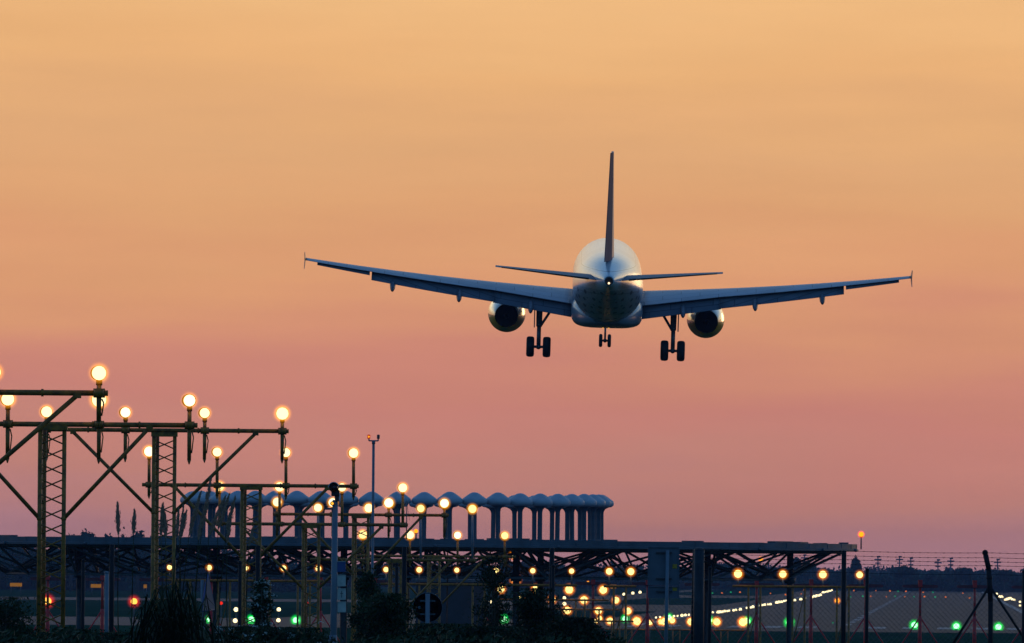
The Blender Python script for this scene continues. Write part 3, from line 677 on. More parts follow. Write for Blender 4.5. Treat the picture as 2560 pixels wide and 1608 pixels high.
# trusses
def ring(r, n, z, ph=0.0): return [Vector((r*cos(2*pi*(k+ph)/n), r*sin(2*pi*(k+ph)/n), z)) for k in range(n)]
T = [ring(14.9, 24, ZT-.27), ring(11.4, 24, ZT-.27, .5), ring(7.6, 12, ZT-.27), ring(3.8, 12, ZT-.27, .5)]
B_ = [ring(13.0, 24, 5.22, .5), ring(9.4, 12, 5.22, .25), ring(5.6, 12, 5.22, .75), ring(2.0, 6, 5.22)]
tr = MB()
def near(p, pts, k): return sorted(pts, key=lambda q: (q-p).length)[:k]
allT = [p for r_ in T for p in r_]
for lv in B_:
    for p in lv:
        for q in near(p, allT, 4): tr.tube(p, q, .040, .040, 6, False)
        tr.sphere(p, .07, 8, 5)
for lv in T:
    for i, p in enumerate(lv): tr.tube(p, lv[(i+1) % len(lv)], .05, .05, 5, False)
for lv in B_:
    for i, p in enumerate(lv): tr.tube(p, lv[(i+1) % len(lv)], .042, .042, 6, False)
for a_l, b_l in ((B_[0], B_[1]), (B_[1], B_[2]), (B_[2], B_[3])):
    for p in a_l: tr.tube(p, near(p, b_l, 1)[0], .035, .035, 6, False)
tr.build('truss', GALV, vor)
for px in (218, 560, 872, 1012, 1290, 1352, 1760, 1975):
    xx = at(px, 1450, 315).x-CX; lim = sqrt(max(0, 12.6**2-xx*xx)); yy = -lim*.75 if px not in (1012, 1352) else lim*.3
    c_ = MB(); c_.tube((xx, yy, 1.3), (xx, yy, ZT-.24), .11, .11, 12); c_.tube((xx, yy, 1.3), (xx, yy, 1.42), .25, .25, 12); c_.tube((xx, yy, 5.1), (xx, yy, 5.3), .18, .18, 12)
    c_.build('column', DARKST, vor)
# antennas
stem = MB(); stem.lathe([(.17, 0), (.17, .04), (.085, .06), (.078, .12), (.078, .97), (.095, 1.05), (.15, 1.12), (.27, 1.18)], (0, 0, 0), 16); stem.box((0, 0, .03), (.62, .36, .07))
stem.v = stem.v
s_me = stem.build('antenna', mat('antenna_stem_paint', (.10, .115, .14), .6, 0, .15, 5, spec=.3)); dome = MB()
dome.lathe([(.24, 1.17), (.36, 1.195), (.41, 1.23), (.425, 1.28), (.42, 1.345), (.39, 1.385), (.30, 1.45), (.19, 1.53), (.11, 1.575), (.05, 1.592), (.005, 1.595)], (0, 0, 0), 28)
d_me = dome.build('radome', RADOME)
RA = 6.83
for k in range(50):
    t = 2*pi*k/50-pi/2+radians(8.1)
    x_, y_ = RA*cos(t), RA*sin(t)
    if k == 0: a_o, d_o = s_me, d_me
    else:
        a_o = s_me.copy(); col.objects.link(a_o); d_o = d_me.copy(); col.objects.link(d_o)
    a_o.parent = vor; a_o.rotation_euler = (random.uniform(-.012, .012), random.uniform(-.012, .012), random.uniform(-.3, .3)); a_o.scale = (1, 1, random.uniform(.992, 1.006)); a_o.location = (x_, y_, ZT-.01); d_o.parent = a_o; d_o.location = (0, 0, 0)

# ------------------------------------------------------------------ slender masts by the platform
p = at(934, 1091, 296)
ob = empty('obstruction_light_mast', (p.x, p.y, 0), 'tall slender grey mast with a forked top, left red lamp lit and right one dark', 'light mast')
m = MB(); m.tube((0, 0, 0), (0, 0, p.z-.22), .045, .042, 12); m.tube((0, 0, p.z-.24), (0, 0, p.z-.15), .055, .055, 10); m.build('pole', POLEG, ob)
m = MB(); m.tube((-.15, 0, p.z-.14), (.15, 0, p.z-.14), .022, .022, 8); m.tube((-.145, 0, p.z-.14), (-.145, 0, p.z-.06), .022, .022, 8); m.tube((.145, 0, p.z-.14), (.145, 0, p.z-.06), .022, .022, 8); m.build('fork', POLEG, ob)
for s_ in (-1, 1):
    m = MB(); m.lathe([(.045, -.075), (.052, -.06), (.048, -.055), (.05, .03), (.035, .05), (.005, .055)], (s_*.15, 0, p.z+.0), 12)
    lo = m.build('lamp', mat('red_glass', (.12, .008, .01), .3, 0, .1, 5) if s_ > 0 else emat('red_glass_lit', (.55, .05, .01), .7), ob)
    if s_ < 0: inst('bulb', ME['obs'], lo, (-.15, -.045, p.z-.015), .027); inst('halo', ME['go'], lo, (-.15, 0, p.z), .075)  # lit lamp also gets an added glow volume as its bloom
p = at(1017, 1252, 300); wm = MB()
wm.tube((p.x, p.y, ZT), (p.x, p.y, p.z), .018, .014, 8); wm.tube((p.x, p.y, p.z-.05), (p.x+.09, p.y, p.z-.62), .005, .005, 4); wm.tube((p.x, p.y, p.z-.1), (p.x-.22, p.y, p.z-.9), .004, .004, 4)
tag(wm.build('whip_antenna', DARKST), 'thin dark whip antenna on the platform right of the tall lamp over the radomes', 'antenna')

# ------------------------------------------------------------------ red localiser antennas
def loc_ant(px, i):
    Z = 640.0; p = at(px, 1452+(px-1889)*ROLL, Z); z = 4.95; root = empty('localiser_antenna', (p.x, p.y, 0), '', 'antenna', 'red T-shaped antenna masts in a row')
    m = MB(); m.tube((0, 0, 0), (0, 0, 2.55), .14, .12, 10); m.tube((0, 0, 2.5), (0, 0, z-.35), .085, .085, 10); m.box((0, 0, z-.2), (.28, .5, .5)); m.build('post', REDP, root)
    for s_ in (-1, 1):
        m = MB(); m.tube((0, 0, 2.5), (s_*1.65, 0, 0), .05, .05, 8); m.build('leg', REDP, root)
    m = MB(); m.loft([[(x, -.12, z-.38-h), (x, .12, z-.38-h), (x, .12, z-.38+h), (x, -.12, z-.38+h)] for x, h in ((-1.2, .05), (-1.1, .1), (0, .12), (1.1, .1), (1.2, .05))], sm=False)
    m.build('antenna_arm', REDD, root)
    return root
where = {0: 'behind the far left lattice mast', 1: 'beside the white marker post at left', 2: 'behind the reed clump', 3: 'behind the triangular sign', 4: 'behind the pale blossoming shrub', 5: 'left of the grey signal pole',
         6: 'behind the bush right of the signal pole', 7: 'hidden behind the round sign', 8: 'left of the conifer', 9: 'right of the conifer', 10: 'amid orange lamps left of the sign',
         11: 'touching the left edge of the rectangular sign', 12: 'by the wide grey fence post', 13: 'right of the wide grey fence post', 14: 'left of the platform end post', 15: 'right of the platform end post',
         16: 'just left of the braced fence post', 17: 'touching the braced fence post', 18: 'cut by the right edge of the photo'}
for i in range(19):
    px = 120+136.3*i
    if i in (7,): continue
    r_ = loc_ant(px, i); r_['label'] = 'red T-shaped antenna mast with splayed legs '+where[i]

# ------------------------------------------------------------------ perimeter fences
fz = 193.0
fence = empty('perimeter_fence', (0, fz, ZE), 'tall chain-link fence of dark posts topped by strands of barbed wire', 'fence')
fo = Vector((0, fz, ZE))
PXS = [-86, 280, 645, 1011, 1380, 1748, 2110, 2475, 2840]
for i, px in enumerate(PXS):
    top = at(px, 1372+(px-1748)*ROLL+4, fz)-fo; r_ = .11 if px == 1748 else (.05 if px == 2475 else .05)
    m = MB()
    if px == 2475:
        m.path([(top.x+.03, 0, -.3), (top.x+.02, 0, top.z-1.0), (top.x-.02, 0, top.z-.35), (top.x-.09, 0, top.z-.04)], [.05, .052, .054, .056], 10); m.sphere((top.x-.10, 0, top.z-.0), .062, 10, 7)
        for zz_ in (.25, .5, .8): m.tube((top.x-.02+.02*zz_, 0, top.z-zz_), (top.x-.02+.02*zz_, 0, top.z-zz_-.03), .066, .066, 8)
    else: m.tube((top.x, 0, -.3), (top.x, 0, top.z), r_, r_, 12); m.sphere((top.x, 0, top.z), r_*1.02, 10, 6, .5)
    m.build('post', mat('post_green_grey', (.020, .028, .036), .6, 0, .3, 6, spec=.3) if px == 1748 else DARKP, fence)
    if px == 1748:
        m = MB(); m.tube((top.x-.13, .1, -.3), (top.x-.09, .1, top.z), .045, .045, 8); m.build('post', DARKP, fence)
    if px == 2475:
        for ex_, sg in ((2378, -1), (2572, 1)):
            q = at(ex_, 1615, fz)-fo; m = MB(); m.tube((top.x, 0, top.z-.68), (q.x, -.1, q.z), .026, .026, 8); m.build('brace', DARKP, fence)
for lvl, yy in enumerate((1378, 1390, 1400, 1410, 1432)):
    m = MB(); prev = None
    for px in range(1740, 2860, 10):
        sag = 2.0*sin(pi*(((px-1748) % 366)/366.0))
        q = at(px, yy+(px-2150)*ROLL*1.6+sag, fz-.04)-fo
        if prev is not None: m.tube(prev, q, .0042, .0042, 4, False)
        if px % 20 == 0 and lvl < 4:
            for an in (.8, 2.4): m.tube(q+Vector((cos(an)*.016, 0, sin(an)*.016)), q-Vector((cos(an)*.016, 0, sin(an)*.016)), .0035, .0035, 3, False)
        prev = q
    m.build('barbed_wire', DARKP, fence)
xa, xb = at(1380, 1480, fz).x, at(2840, 1480, fz).x
zt0 = at(1380, 1466, fz).z-ZE; zb0 = .1
for bi in range(4):
    x0 = xa+(xb-xa)*bi/4; x1 = xa+(xb-xa)*(bi+1)/4; m = MB(); sp_ = .105; hgt = zt0-zb0
    k = -int(hgt/sp_)-1
    while x0+k*sp_ < x1:
        for s_ in (1, -1):
            xs_ = x0+k*sp_; 
            if s_ > 0: p0 = [xs_, zb0]; p1 = [xs_+hgt, zt0]
            else: p0 = [xs_, zt0]; p1 = [xs_+hgt, zb0]
            if p1[0] < x0 or p0[0] > x1: continue
            dz = (p1[1]-p0[1])/hgt
            if p0[0] < x0: p0 = [x0, p0[1]+dz*(x0-p0[0])]
            if p1[0] > x1: p1 = [x1, p1[1]-dz*(p1[0]-x1)]
            m.tube((p0[0], .03+.005*s_, p0[1]), (p1[0], .03+.005*s_, p1[1]), .0030, .0030, 3, False)
        k += 1
    m.build('chain_link', DARKST, fence)
f2 = empty('wire_fence', (0, 180, ZE), 'lower line of thin dark fence posts standing in front of the barbed wire fence', 'fence'); fo2 = Vector((0, 180, ZE))
for px in (208, 600, 992, 1383, 1775, 2168, 2560):
    top = at(px, 1421+(px-1775)*ROLL*1.4, 180)-fo2; m = MB(); m.tube((top.x, 0, -.3), (top.x, 0, top.z), .033, .033, 8); m.sphere((top.x, 0, top.z), .04, 8, 5); m.build('post', DARKP, f2)

# ------------------------------------------------------------------ signs and poles near the camera
SZ = 184.0
# rectangular sign
o = at(1664, 1608, SZ); rs = empty('road_sign', (o.x, o.y, ZE), 'back of a grey rectangular road sign in two panels with yellow stickers', 'sign'); oo = Vector((o.x, o.y, ZE))
def q_(px, py, Z=SZ, off=oo): return at(px, py, Z)-off
m = MB(); m.tube((0, 0, 0), q_(1669, 1376), .038, .036, 12); m.build('post', POLEG, rs)
for y0, y1 in ((1367, 1464), (1466, 1496)):
    a_, b_ = q_(1620, y0), q_(1698, y1); cx_, cz_ = (a_.x+b_.x)/2, (a_.z+b_.z)/2; wd, ht = b_.x-a_.x, a_.z-b_.z
    m = MB(); m.box((cx_, -.075+.15, cz_), (wd, .02, ht))
    for s_ in (-1, 1): m.box((cx_+s_*(wd/2-.008), .06, cz_), (.016, .035, ht))
    for s_ in (-1, 1): m.box((cx_, .06, cz_+s_*(ht/2-.008)), (wd-.034, .035, .016))
    m.build('panel', SIGNB, rs)
for yy in (1382, 1447, 1479):
    a_, b_ = q_(1640, yy), q_(1680, yy+2); m = MB(); m.box(((a_.x+b_.x)/2, .045, a_.z), (b_.x-a_.x, .03, .03)); m.build('bracket', SIGND, rs)
for yy in (1416, 1472):
    a_ = q_(1687, yy); m = MB(); m.box((a_.x, .060, a_.z), (.085, .006, .085)); m.build('sticker', STICK, rs)
# round sign
o = at(1069, 1608, SZ); rd = empty('road_sign', (o.x, o.y, ZE), 'back of a round dark road sign with a pale rim on a grey post', 'sign'); oo = Vector((o.x, o.y, ZE))
c_ = at(1069, 1519, SZ)-oo
m = MB(); m.lathe([(.01, .02), (.285, .02), (.285, .045), (.01, .045)], (c_.x, 0, c_.z), 40, 'y'); m.build('panel', SIGND, rd)
m = MB(); m.lathe([(.285, .0), (.295, .0), (.295, .05), (.285, .05), (.285, .0)], (c_.x, 0, c_.z), 48, 'y'); m.build('rim', SIGNB, rd)
m = MB(); m.tube((0.0, -.04, 0), (c_.x, -.04, c_.z+.27), .045, .045, 12); m.build('post', POLEG, rd)
for dz in (-.13, .13):
    m = MB(); m.box((c_.x, -.01, c_.z+dz), (.3, .03, .03)); m.build('bracket', DARKST, rd)
m = MB(); m.lathe([(.03, -.004), (.03, .018)], (c_.x-.16, 0, c_.z), 14, 'y'); m.build('sticker', SIGNB, rd)
# triangular sign seen almost edge-on
o = at(509, 1608, SZ); ts = empty('road_sign', (o.x, o.y, ZE), 'triangular road sign seen almost edge-on with a leaning grey post', 'sign'); oo = Vector((o.x, o.y, ZE))
m = MB(); m.tube((0, 0, 0), at(506, 1450, SZ)-oo, .038, .036, 10); m.build('post', POLEG, ts)
A, Bq, Cq = at(519, 1437, SZ)-oo, at(505, 1528, SZ)-oo, at(536, 1524, SZ)-oo
A.y = .0; Bq.y = -.34; Cq.y = .34
nn = (Bq-A).cross(Cq-A).normalized()*.014; ctr = (A+Bq+Cq)/3
m = MB(); m.loft([[A+nn, Bq+nn, Cq+nn], [A-nn, Bq-nn, Cq-nn]], sm=False); m.build('panel', SIGNB, ts)
m = MB()
for p0, p1 in ((A, Bq), (Bq, Cq), (Cq, A)): m.tube(p0, p1, .018, .018, 6)
m.build('rim', BLUEP, ts)
# signal pole
o = at(833, 1608, 150); sp = empty('signal_pole', (o.x, o.y, ZE), 'grey pole with a hooded signal head on top and four plates on its side', 'pole'); oo = Vector((o.x, o.y, ZE))
def s_(px, py): return at(px, py, 150)-oo
t_ = s_(838, 1250); m = MB(); m.tube((0, 0, 0), t_, .062, .044, 16); m.tube((0, 0, 0), s_(831, 1588)+Vector((0, 0, 0)), .075, .075, 12); m.build('post', POLEG, sp)
h = s_(838, 1219); m = MB()
m.lathe([(.055, -.14), (.075, -.12), (.08, .02), (.072, .10), (.03, .13)], (h.x-.02, 0, h.z), 16, 'y'); m.box((h.x+.005, .02, h.z-.09), (.13, .14, .10)); m.box((h.x+.03, .0, h.z-.17), (.07, .1, .10)); hd = m.build('signal_head', SIGND, sp)
m = MB(); R = []
for y_ in (-.22, -.05, .06):
    ring_ = []
    for k in range(13):
        an = radians(15+165*k/12); ring_.append((h.x-.02+.088*cos(an), y_, h.z+.088*sin(an)))
    for k in range(13):
        an = radians(180-165*k/12); ring_.append((h.x-.02+.078*cos(an), y_, h.z+.078*sin(an)))
    R.append(ring_)
m.loft(R); m.build('hood', mat('hood_white', (.6, .62, .66), .4, 0, .05, 5), hd)
m = MB(); m.sphere((h.x-.01, -.16, h.z-.005), .055, 14, 8); m.build('lens', mat('dark_red_lens', (.05, .006, .008), .2, 0, .1, 5), hd)
l2 = s_(831, 1259); m = MB(); m.lathe([(.02, -.06), (.036, -.05), (.036, .03), (.02, .04)], (l2.x, 0, l2.z), 12, 'y'); lo = m.build('lamp', SIGND, sp); inst('bulb', ME['amb'], lo, (l2.x, -.06, l2.z), .021)
ar = s_(812, 1272); m = MB(); m.box(((ar.x+t_.x)/2, 0, ar.z), (t_.x-ar.x, .04, .035)); m.box((t_.x-.03, 0, ar.z-.03), (.05, .04, .05)); m.build('bracket', DARKST, sp)
for i, (y0, y1, mt) in enumerate(((1403, 1430, BLUEP), (1437, 1466, WHITEP), (1471, 1500, WHITEP), (1504, 1531, WHITEP))):
    a_, b_ = s_(843, y0), s_(864, y1); m = MB(); m.box(((a_.x+b_.x)/2+.002*i, 0.0, (a_.z+b_.z)/2), (b_.x-a_.x, .02, a_.z-b_.z))
    pl = m.build('plate', mt, sp)
    m = MB(); m.box(((a_.x+b_.x)/2+.002*i, -.013, (a_.z+b_.z)/2+(a_.z-b_.z)/2-.006), (b_.x-a_.x, .006, .010)); m.build('plate_edge', WHITEP, pl)
    if i == 2:
        m = MB(); m.box(((a_.x+b_.x)/2+.004, -.0125, (a_.z+b_.z)/2), (.008, .005, .11)); m.box(((a_.x+b_.x)/2+.004, -.0165, (a_.z+b_.z)/2+.01), (.05, .003, .008)); m.build('symbol', SIGND, pl)
# marker posts
o = at(266, 1608, 170); m = MB(); t_ = at(267, 1432, 170)
m.tube((o.x, o.y, ZE), (t_.x, o.y, t_.z), .04, .038, 12); m.sphere((t_.x, o.y, t_.z), .045, 10, 6, .6); m.tube((o.x, o.y, ZE), (o.x, o.y, ZE+.4), .055, .055, 10)
tag(m.build('marker_post', POLEG), 'plain blue-grey marker post right of the far left lattice mast', 'post')
o = at(764, 1608, 420); mp_ = empty('striped_marker', (o.x, o.y, 0), 'white and red striped marker post left of the signal pole', 'post')
t_ = at(764, 1482, 420); zz_ = 0; k = 0
wht, rdd = MB(), MB(); dzs = t_.z/9
for k in range(9):
    (wht if k % 2 else rdd).tube((0, 0, k*dzs), (0, 0, (k+1)*dzs), .08, .08, 10)
wht.build('white_band', WHITEP, mp_); rdd.build('red_band', REDP, mp_)
# low dark equipment hut
a_, b_ = at(1040, 1455, 520), at(1212, 1605, 520)
hut = empty('equipment_hut', ((a_.x+b_.x)/2, 522, 0), 'low dark equipment hut with a flat roof behind the round sign', 'hut')
wd = b_.x-a_.x; hh = a_.z; m = MB(); m.box((0, 0, hh/2), (wd, 3.5, hh)); hw_ = m.build('wall', mat('hut_wall', (.05, .05, .06), .8, 0, .2, 1), hut)
m = MB(); m.box((0, 0, hh+.08), (wd+.4, 3.9, .16)); m.build('roof', DARKST, hut)
m = MB(); m.box((-.6, -1.76, 1.05), (.9, .04, 2.1)); dr = m.build('door', DARKST, hut)
m = MB(); m.box((-.28, -1.80, 1.05), (.10, .04, .03)); m.build('handle', GALV, dr)
m = MB(); m.box((1.0, -1.76, 2.0), (.7, .04, .4)); m.build('vent', DARKP, hut)

# ------------------------------------------------------------------ far woods, trees, poles
def crown_mesh(mb, c, rx, rz, n, leaf, ry=None):
    ry = ry or rx
    cl = []
    for _ in range(max(4, n//45)):
        u, v = random.uniform(0, 2*pi), random.uniform(-.5, 1); rr_ = random.uniform(.35, .85)
        cl.append((c[0]+rx*rr_*cos(u)*sqrt(max(0, 1-v*v)), c[1]+ry*rr_*sin(u)*sqrt(max(0, 1-v*v)), c[2]+rz*rr_*v, random.uniform(.25, .5)))
    for _ in range(n):
        k = random.choice(cl); s_ = k[3]
        p = Vector((k[0]+random.gauss(0, rx*s_*.5), k[1]+random.gauss(0, ry*s_*.5), k[2]+random.gauss(0, rz*s_*.45)))
        a = Vector((random.gauss(0, 1), random.gauss(0, 1), random.gauss(0, 1))).normalized(); b2 = a.orthogonal().normalized()
        b2 = (Matrix.Rotation(random.uniform(0, 2*pi), 3, a) @ b2); c2 = a.cross(b2); l_ = leaf*random.uniform(.6, 1.4)
        mb.quad([p-b2*l_, p-c2*l_*.45, p+b2*l_, p+c2*l_*.45])
prof_left = [(-80, 1349), (60, 1345), (150, 1341), (260, 1345), (380, 1347), (480, 1350), (560, 1358), (620, 1376), (680, 1392), (760, 1400)]
prof_right = [(760, 1402), (950, 1404), (1100, 1402), (1300, 1400), (1500, 1404), (1640, 1408), (1780, 1412), (1850, 1414), (1950, 1412), (2050, 1418), (2150, 1424), (2300, 1420), (2420, 1424), (2560, 1428), (2700, 1430)]
def wood(name, prof, Y, step, leaf, label, fill=True):
    mb = MB(); x = prof[0][0]
    while x < prof[-1][0]:
        for i in range(len(prof)-1):
            if prof[i][0] <= x <= prof[i+1][0]:
                t = (x-prof[i][0])/(prof[i+1][0]-prof[i][0]); ty = prof[i][1]*(1-t)+prof[i+1][1]*t
        jit = random.uniform(-3, 5); Yy = Y+random.uniform(-60, 60); top = at(x, ty+jit, Yy); h = top.z; wd = step/F*Yy*random.uniform(.9, 1.5)
        crown_mesh(mb, (top.x, Yy, h*.60), wd, h*.42, 260, leaf)
        crown_mesh(mb, (top.x, Yy+8, h*.28), wd*1.2, h*.34, 200, leaf*1.4)
        x += step
    # thick undergrowth bank
    i0 = at(prof[0][0], 1400, Y).x; i1 = at(prof[-1][0], 1400, Y).x; nseg = 90; R = []
    for k in range(nseg+1):
        px = prof[0][0]+(prof[-1][0]-prof[0][0])*k/nseg; ty = 1400
        for i in range(len(prof)-1):
            if prof[i][0] <= px <= prof[i+1][0]:
                t = (px-prof[i][0])/(prof[i+1][0]-prof[i][0]); ty = prof[i][1]*(1-t)+prof[i+1][1]*t
        q = at(px, ty, Y+70); h = q.z*random.uniform(.72, .84); q2 = q.x
        R.append([(q2, Y+60, 0), (q2, Y+55+random.uniform(-4, 4), h*.6), (q2, Y+75, h), (q2, Y+100, h*.6), (q2, Y+100, 0)])
    mb.loft(R, sm=False)
    o = mb.build(name, FAR); return tag(o, label, 'woods', kind='stuff')
wood('near_wood', prof_left, 2050, 24, .55, 'dark wood behind the left half of the platform')
wood('far_wood', prof_right, 2700, 22, .55, 'long dark blue wood along the horizon')
wood('hazy_wood', [(x, y-6) for x, y in prof_right if x > 1700], 3700, 26, .8, 'paler wood behind the far wood')
# separate trees above the left treeline
def tree(px, py, Y, wpx, label, dens=1700):
    top = at(px, py, Y); h = top.z; root = empty('tree', (top.x, Y, 0), label, 'tree', 'trees standing above the woods')
    m = MB(); m.tube((0, 0, 0), (0, 0, h*.55), .35, .2, 8)
    for k in range(5):
        a = random.uniform(0, 2*pi); m.tube((0, 0, h*(.35+.06*k)), (cos(a)*h*.16, sin(a)*h*.16, h*(.6+.05*k)), .12, .04, 6)
    m.build('trunk', BARK, root); wd = wpx/F*Y/2
    m = MB(); crown_mesh(m, (0, 0, h*.72), wd, h*.27, dens, .6); m.build('crown', FAR, root)
for px, py, wpx, lb in ((178, 1340, 24, 'small round tree just right of the far left lattice mast'), (212, 1330, 30, 'taller pointed tree between the far left mast and the first reed plume'), (228, 1336, 26, 'bushy tree left of the first reed plume'), (272, 1338, 18, 'tiny tree top left of the first reed plume'), (345, 1330, 32, 'broad round tree right behind the second reed plume')):
    tree(px, py, 2000, wpx, lb)
for px, py, wpx, lb in ((1795, 1408, 60, 'dome-shaped tree seen through the right trusses'), (1990, 1396, 26, 'tall tree showing above the woods inside the right trusses'), (2140, 1398, 22, 'thin tall tree above the woods right of the platform end'), (2260, 1416, 60, 'round dark tree in the woods between two red masts'), (2410, 1420, 44, 'large dark tree just left of the braced fence post'), (2510, 1424, 50, 'wide tree right of the braced fence post')):
    tree(px, py, 2620, wpx, lb, 1700)
for px, py, lb in ((2195, 1390, 'leftmost tall floodlight pole above the woods'), (2249, 1390, 'second tall floodlight pole above the woods, left of the red mast'), (2277, 1394, 'floodlight pole above the woods nearly in line with a red mast'), (2345, 1398, 'short floodlight pole with crossed heads above the woods'), (2377, 1394, 'stout floodlight pole left of the braced fence post'), (2494, 1397, 'floodlight pole just right of the braced fence post'), (2011, 1386, 'floodlight pole seen in the right trusses')):
    t_ = at(px, py, 3400); m = MB(); root = empty('floodlight_pole', (t_.x, 3400, 0), lb, 'light pole', 'floodlight poles above the woods')
    m.tube((0, 0, 0), (0, 0, t_.z), .28, .2, 6); m.build('pole', DARKST, root)
    m = MB(); m.box((0, 0, t_.z-1.3), (2.6, .5, .5)); m.box((0, 0, t_.z-2.6), (1.9, .5, .45)); m.box((.2, 0, t_.z-.3), (1.2, .5, .6)); m.build('floodlight', DARKST, root)

# ------------------------------------------------------------------ vegetation near the camera
def shrub(name, px, ty, wpx, Z, label, leafm=LEAF, n=5000, leaf=.028, cat='shrub', by=1660, cone=False, bl=0):
    c = at(px, ty, Z); base = at(px, by, Z).z; root = empty(name, (c.x, Z, base), label, cat, 'shrubs in front of the fence'); h = c.z-base; rx = wpx/F*Z/2
    m = MB()
    for k in range(9):
        a = random.uniform(0, 2*pi); rr_ = rx*random.uniform(.2, .7)
        pts = [Vector((cos(a)*rr_*t*(1 if not cone else (1-t)), sin(a)*rr_*t, h*.9*t)) for t in (0, .35, .7, .95)]
        m.path(pts, [.012, .009, .006, .003], 5)
    m.build('stem', BARK, root)
    m = MB()
    lobes = []
    for _ in range(26 if not cone else 34):
        t = random.random()**.8; z = h*(.05+.87*t); prof = (1-t*.85) if cone else sqrt(max(.05, 1-(max(0, t-.25)/.78)**2))
        a = random.uniform(0, 2*pi); rr_ = rx*prof*random.uniform(.25, .85); lobes.append((cos(a)*rr_, sin(a)*rr_, z, rx*random.uniform(.13, .26)))
    if cone: lobes.append((0, 0, h*.95, rx*.1))
    for _ in range(n):
        k = random.choice(lobes); p = Vector((k[0]+random.gauss(0, k[3]), k[1]+random.gauss(0, k[3]), min(h*1.03, k[2]+random.gauss(0, k[3]*.9))))
        a = Vector((random.gauss(0, 1), random.gauss(0, 1), random.gauss(0, .8)+.3)).normalized(); b2 = a.orthogonal().normalized(); b2 = Matrix.Rotation(random.uniform(0, 2*pi), 3, a) @ b2
        c2 = a.cross(b2); l_ = leaf*random.uniform(.6, 1.5); m.quad([p-b2*l_, p-c2*l_*.4, p+b2*l_, p+c2*l_*.4])
    m.build('foliage', leafm, root)
    if bl:
        m = MB()
        for _ in range(bl):
            k = random.choice(lobes); p = Vector((k[0]+random.gauss(0, k[3]*1.1), k[1]-abs(random.gauss(0, k[3])), k[2]+random.gauss(0, k[3])))
            for _q in range(7):
                d = Vector((random.gauss(0, .02), random.gauss(0, .02), random.gauss(0, .012))); s2 = random.uniform(.006, .012); m.box(p+d, (s2*1.6, s2, s2), random.uniform(0, 3))
        m.build('blossom', BLOSS, root)
    return root
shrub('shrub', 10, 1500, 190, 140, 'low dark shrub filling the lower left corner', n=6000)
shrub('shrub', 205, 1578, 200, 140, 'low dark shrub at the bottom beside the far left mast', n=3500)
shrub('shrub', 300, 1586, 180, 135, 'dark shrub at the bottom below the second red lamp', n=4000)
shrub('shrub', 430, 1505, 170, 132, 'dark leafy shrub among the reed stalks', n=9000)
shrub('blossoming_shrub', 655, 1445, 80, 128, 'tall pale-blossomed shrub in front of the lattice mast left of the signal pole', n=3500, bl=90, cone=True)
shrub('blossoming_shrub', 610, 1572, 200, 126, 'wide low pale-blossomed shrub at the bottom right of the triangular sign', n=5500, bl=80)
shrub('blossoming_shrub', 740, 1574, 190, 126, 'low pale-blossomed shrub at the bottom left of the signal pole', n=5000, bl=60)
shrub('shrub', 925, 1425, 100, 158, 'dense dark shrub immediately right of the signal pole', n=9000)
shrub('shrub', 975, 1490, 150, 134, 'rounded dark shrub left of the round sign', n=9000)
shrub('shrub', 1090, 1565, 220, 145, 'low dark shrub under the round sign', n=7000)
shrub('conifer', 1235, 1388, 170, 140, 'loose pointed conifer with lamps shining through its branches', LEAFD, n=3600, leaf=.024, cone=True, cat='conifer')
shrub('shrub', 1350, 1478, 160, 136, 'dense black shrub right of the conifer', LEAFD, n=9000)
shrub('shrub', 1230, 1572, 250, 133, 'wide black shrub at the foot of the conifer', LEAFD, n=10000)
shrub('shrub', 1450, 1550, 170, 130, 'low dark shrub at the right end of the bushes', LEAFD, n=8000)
# reeds
reed = empty('reed_clump', (at(430, 1600, 120).x, 120, ZE), 'clump of giant reeds with feathery brown plumes in front of the lattice masts', 'reeds'); ro = Vector((at(430, 1600, 120).x, 120, ZE))
PL = [(294,1262,296,1338,5),(336,1280,334,1336,5),(407,1263,402,1340,6),(411,1285,414,1345,6),(446,1278,442,1345,4),(458,1268,452,1345,4),(465,1282,448,1350,6),(501,1234,472,1342,5),(527,1198,505,1320,6),(506,1290,496,1350,4),
      (562,1245,522,1340,6),(572,1240,545,1325,4),(587,1246,566,1326,5),(577,1300,568,1358,3),(632,1322,622,1366,3)]
for i, (tx, ty, bx, by, wd) in enumerate(PL):
    T_ = at(tx, ty, 120)-ro; B2 = at(bx, by, 120)-ro; m = MB(); d = (T_-B2); side = d.cross(Vector((0, 1, 0))).normalized(); wv = wd/F*120
    for k in range(420):
        t = random.random()**.9; env = sin(pi*min(1, t*.92+.04))**.7*(1-.4*t); p = B2+d*t+side*random.gauss(0, wv*.62*env)+Vector((0, random.gauss(0, wv*.4*env), 0))
        l_ = .05*random.uniform(.6, 1.3); dd = (d.normalized()*l_+side*random.gauss(0, .006)+Vector((0, random.gauss(0, .006), 0))); m.quad([p-side*.005, p+side*.005, p+dd])
    m.tube(B2, B2+d*.95, .005, .002, 4); pl = m.build('plume', REED, reed)
    m = MB(); foot = at(bx+(bx-tx)*.8+random.uniform(-14, 14), 1640, 120)-ro; mid = B2.lerp(foot, .5)+Vector((random.uniform(-.04, .04), 0, 0)); m.path([foot, mid, B2], [.009, .007, .005], 5)
    m.build('stalk', REEDL, pl)
m = MB()
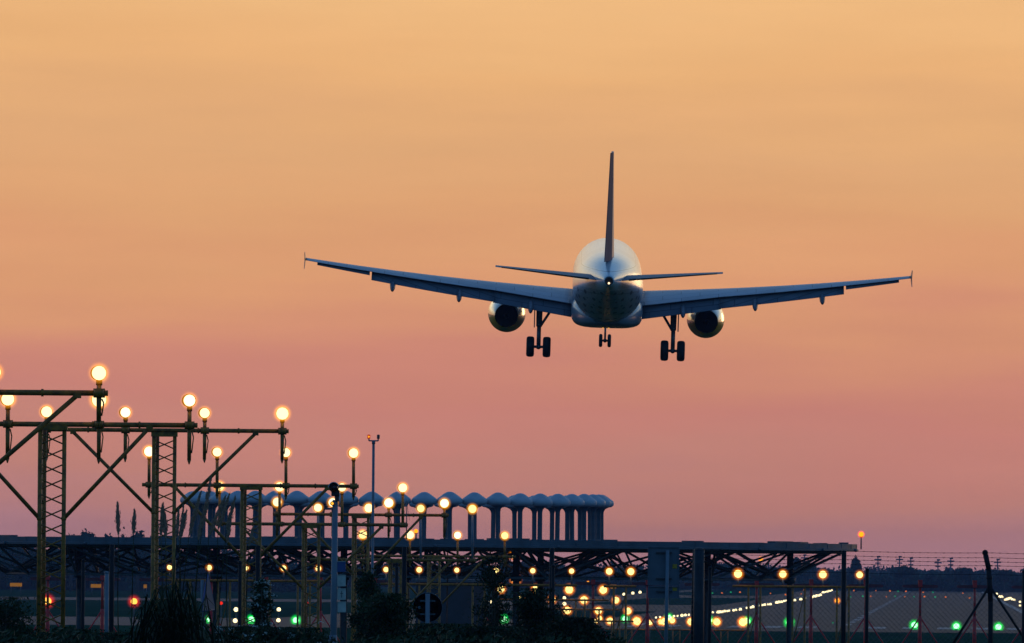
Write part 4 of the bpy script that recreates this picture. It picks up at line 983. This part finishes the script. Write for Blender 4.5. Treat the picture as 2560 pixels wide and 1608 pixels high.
for k in range(280):
    px = random.gauss(425, 46); ty = random.uniform(1440, 1600)+abs(px-450)*.5; x0 = px+random.uniform(-55, 55); top = at(px, ty, 120+random.uniform(-2, 2))-ro; foot = at(x0, 1650, 120)-ro; mid = foot.lerp(top, .55)+Vector(((top.x-foot.x)*-.15, 0, .02)); tip = top+Vector((random.uniform(-.20, .20), random.uniform(-.1, .1), random.uniform(-.16, .04)))
    pts = [foot, mid, top, tip]; ws = [.006, .009, .006, .001]
    for q in range(3):
        a, b2 = pts[q], pts[q+1]; m.quad([a-Vector((ws[q], .003, 0)), a+Vector((ws[q], .003, 0)), b2+Vector((ws[q+1], .003, 0)), b2-Vector((ws[q+1], .003, 0))])
lf = m.build('leaves', REEDL, reed)
# undergrowth along the bottom edge on the bank
m = MB()
for k in range(9000):
    px = random.uniform(-40, 1560); Z = random.uniform(120, 175); tl = 1588-14*sin(px*.013)-10*sin(px*.041+1)
    tl += 0 if px < 1400 else (px-1400)*.2
    p = at(px, random.uniform(tl, 1650), Z); a = Vector((random.gauss(0, 1), random.gauss(0, 1), random.gauss(0, 1))).normalized(); b2 = a.orthogonal().normalized(); c2 = a.cross(b2); l_ = random.uniform(.03, .07)
    m.quad([p-b2*l_, p-c2*l_*.4, p+b2*l_, p+c2*l_*.4])
tag(m.build('undergrowth', LEAF), 'low dark undergrowth along the bottom of the photo', 'undergrowth', kind='stuff')

# ------------------------------------------------------------------ evening haze
HZ = True
if HZ:
    hb = MB(); hb.box((0, 2800, 14.75), (5000, 5900, 31.5))
    hm = bpy.data.materials.new('haze_air'); hm.use_nodes = True; hn = hm.node_tree.nodes; hn.remove(hn['Principled BSDF'])
    pv = hn.new('ShaderNodeVolumePrincipled'); pv.inputs['Density'].default_value = 0.8e-4; pv.inputs['Color'].default_value = (.42, .52, .85, 1)
    hm.node_tree.links.new(pv.outputs[0], hn['Material Output'].inputs['Volume'])
    tag(hb.build('haze', hm), 'thin evening haze over the airfield', 'haze', kind='stuff')
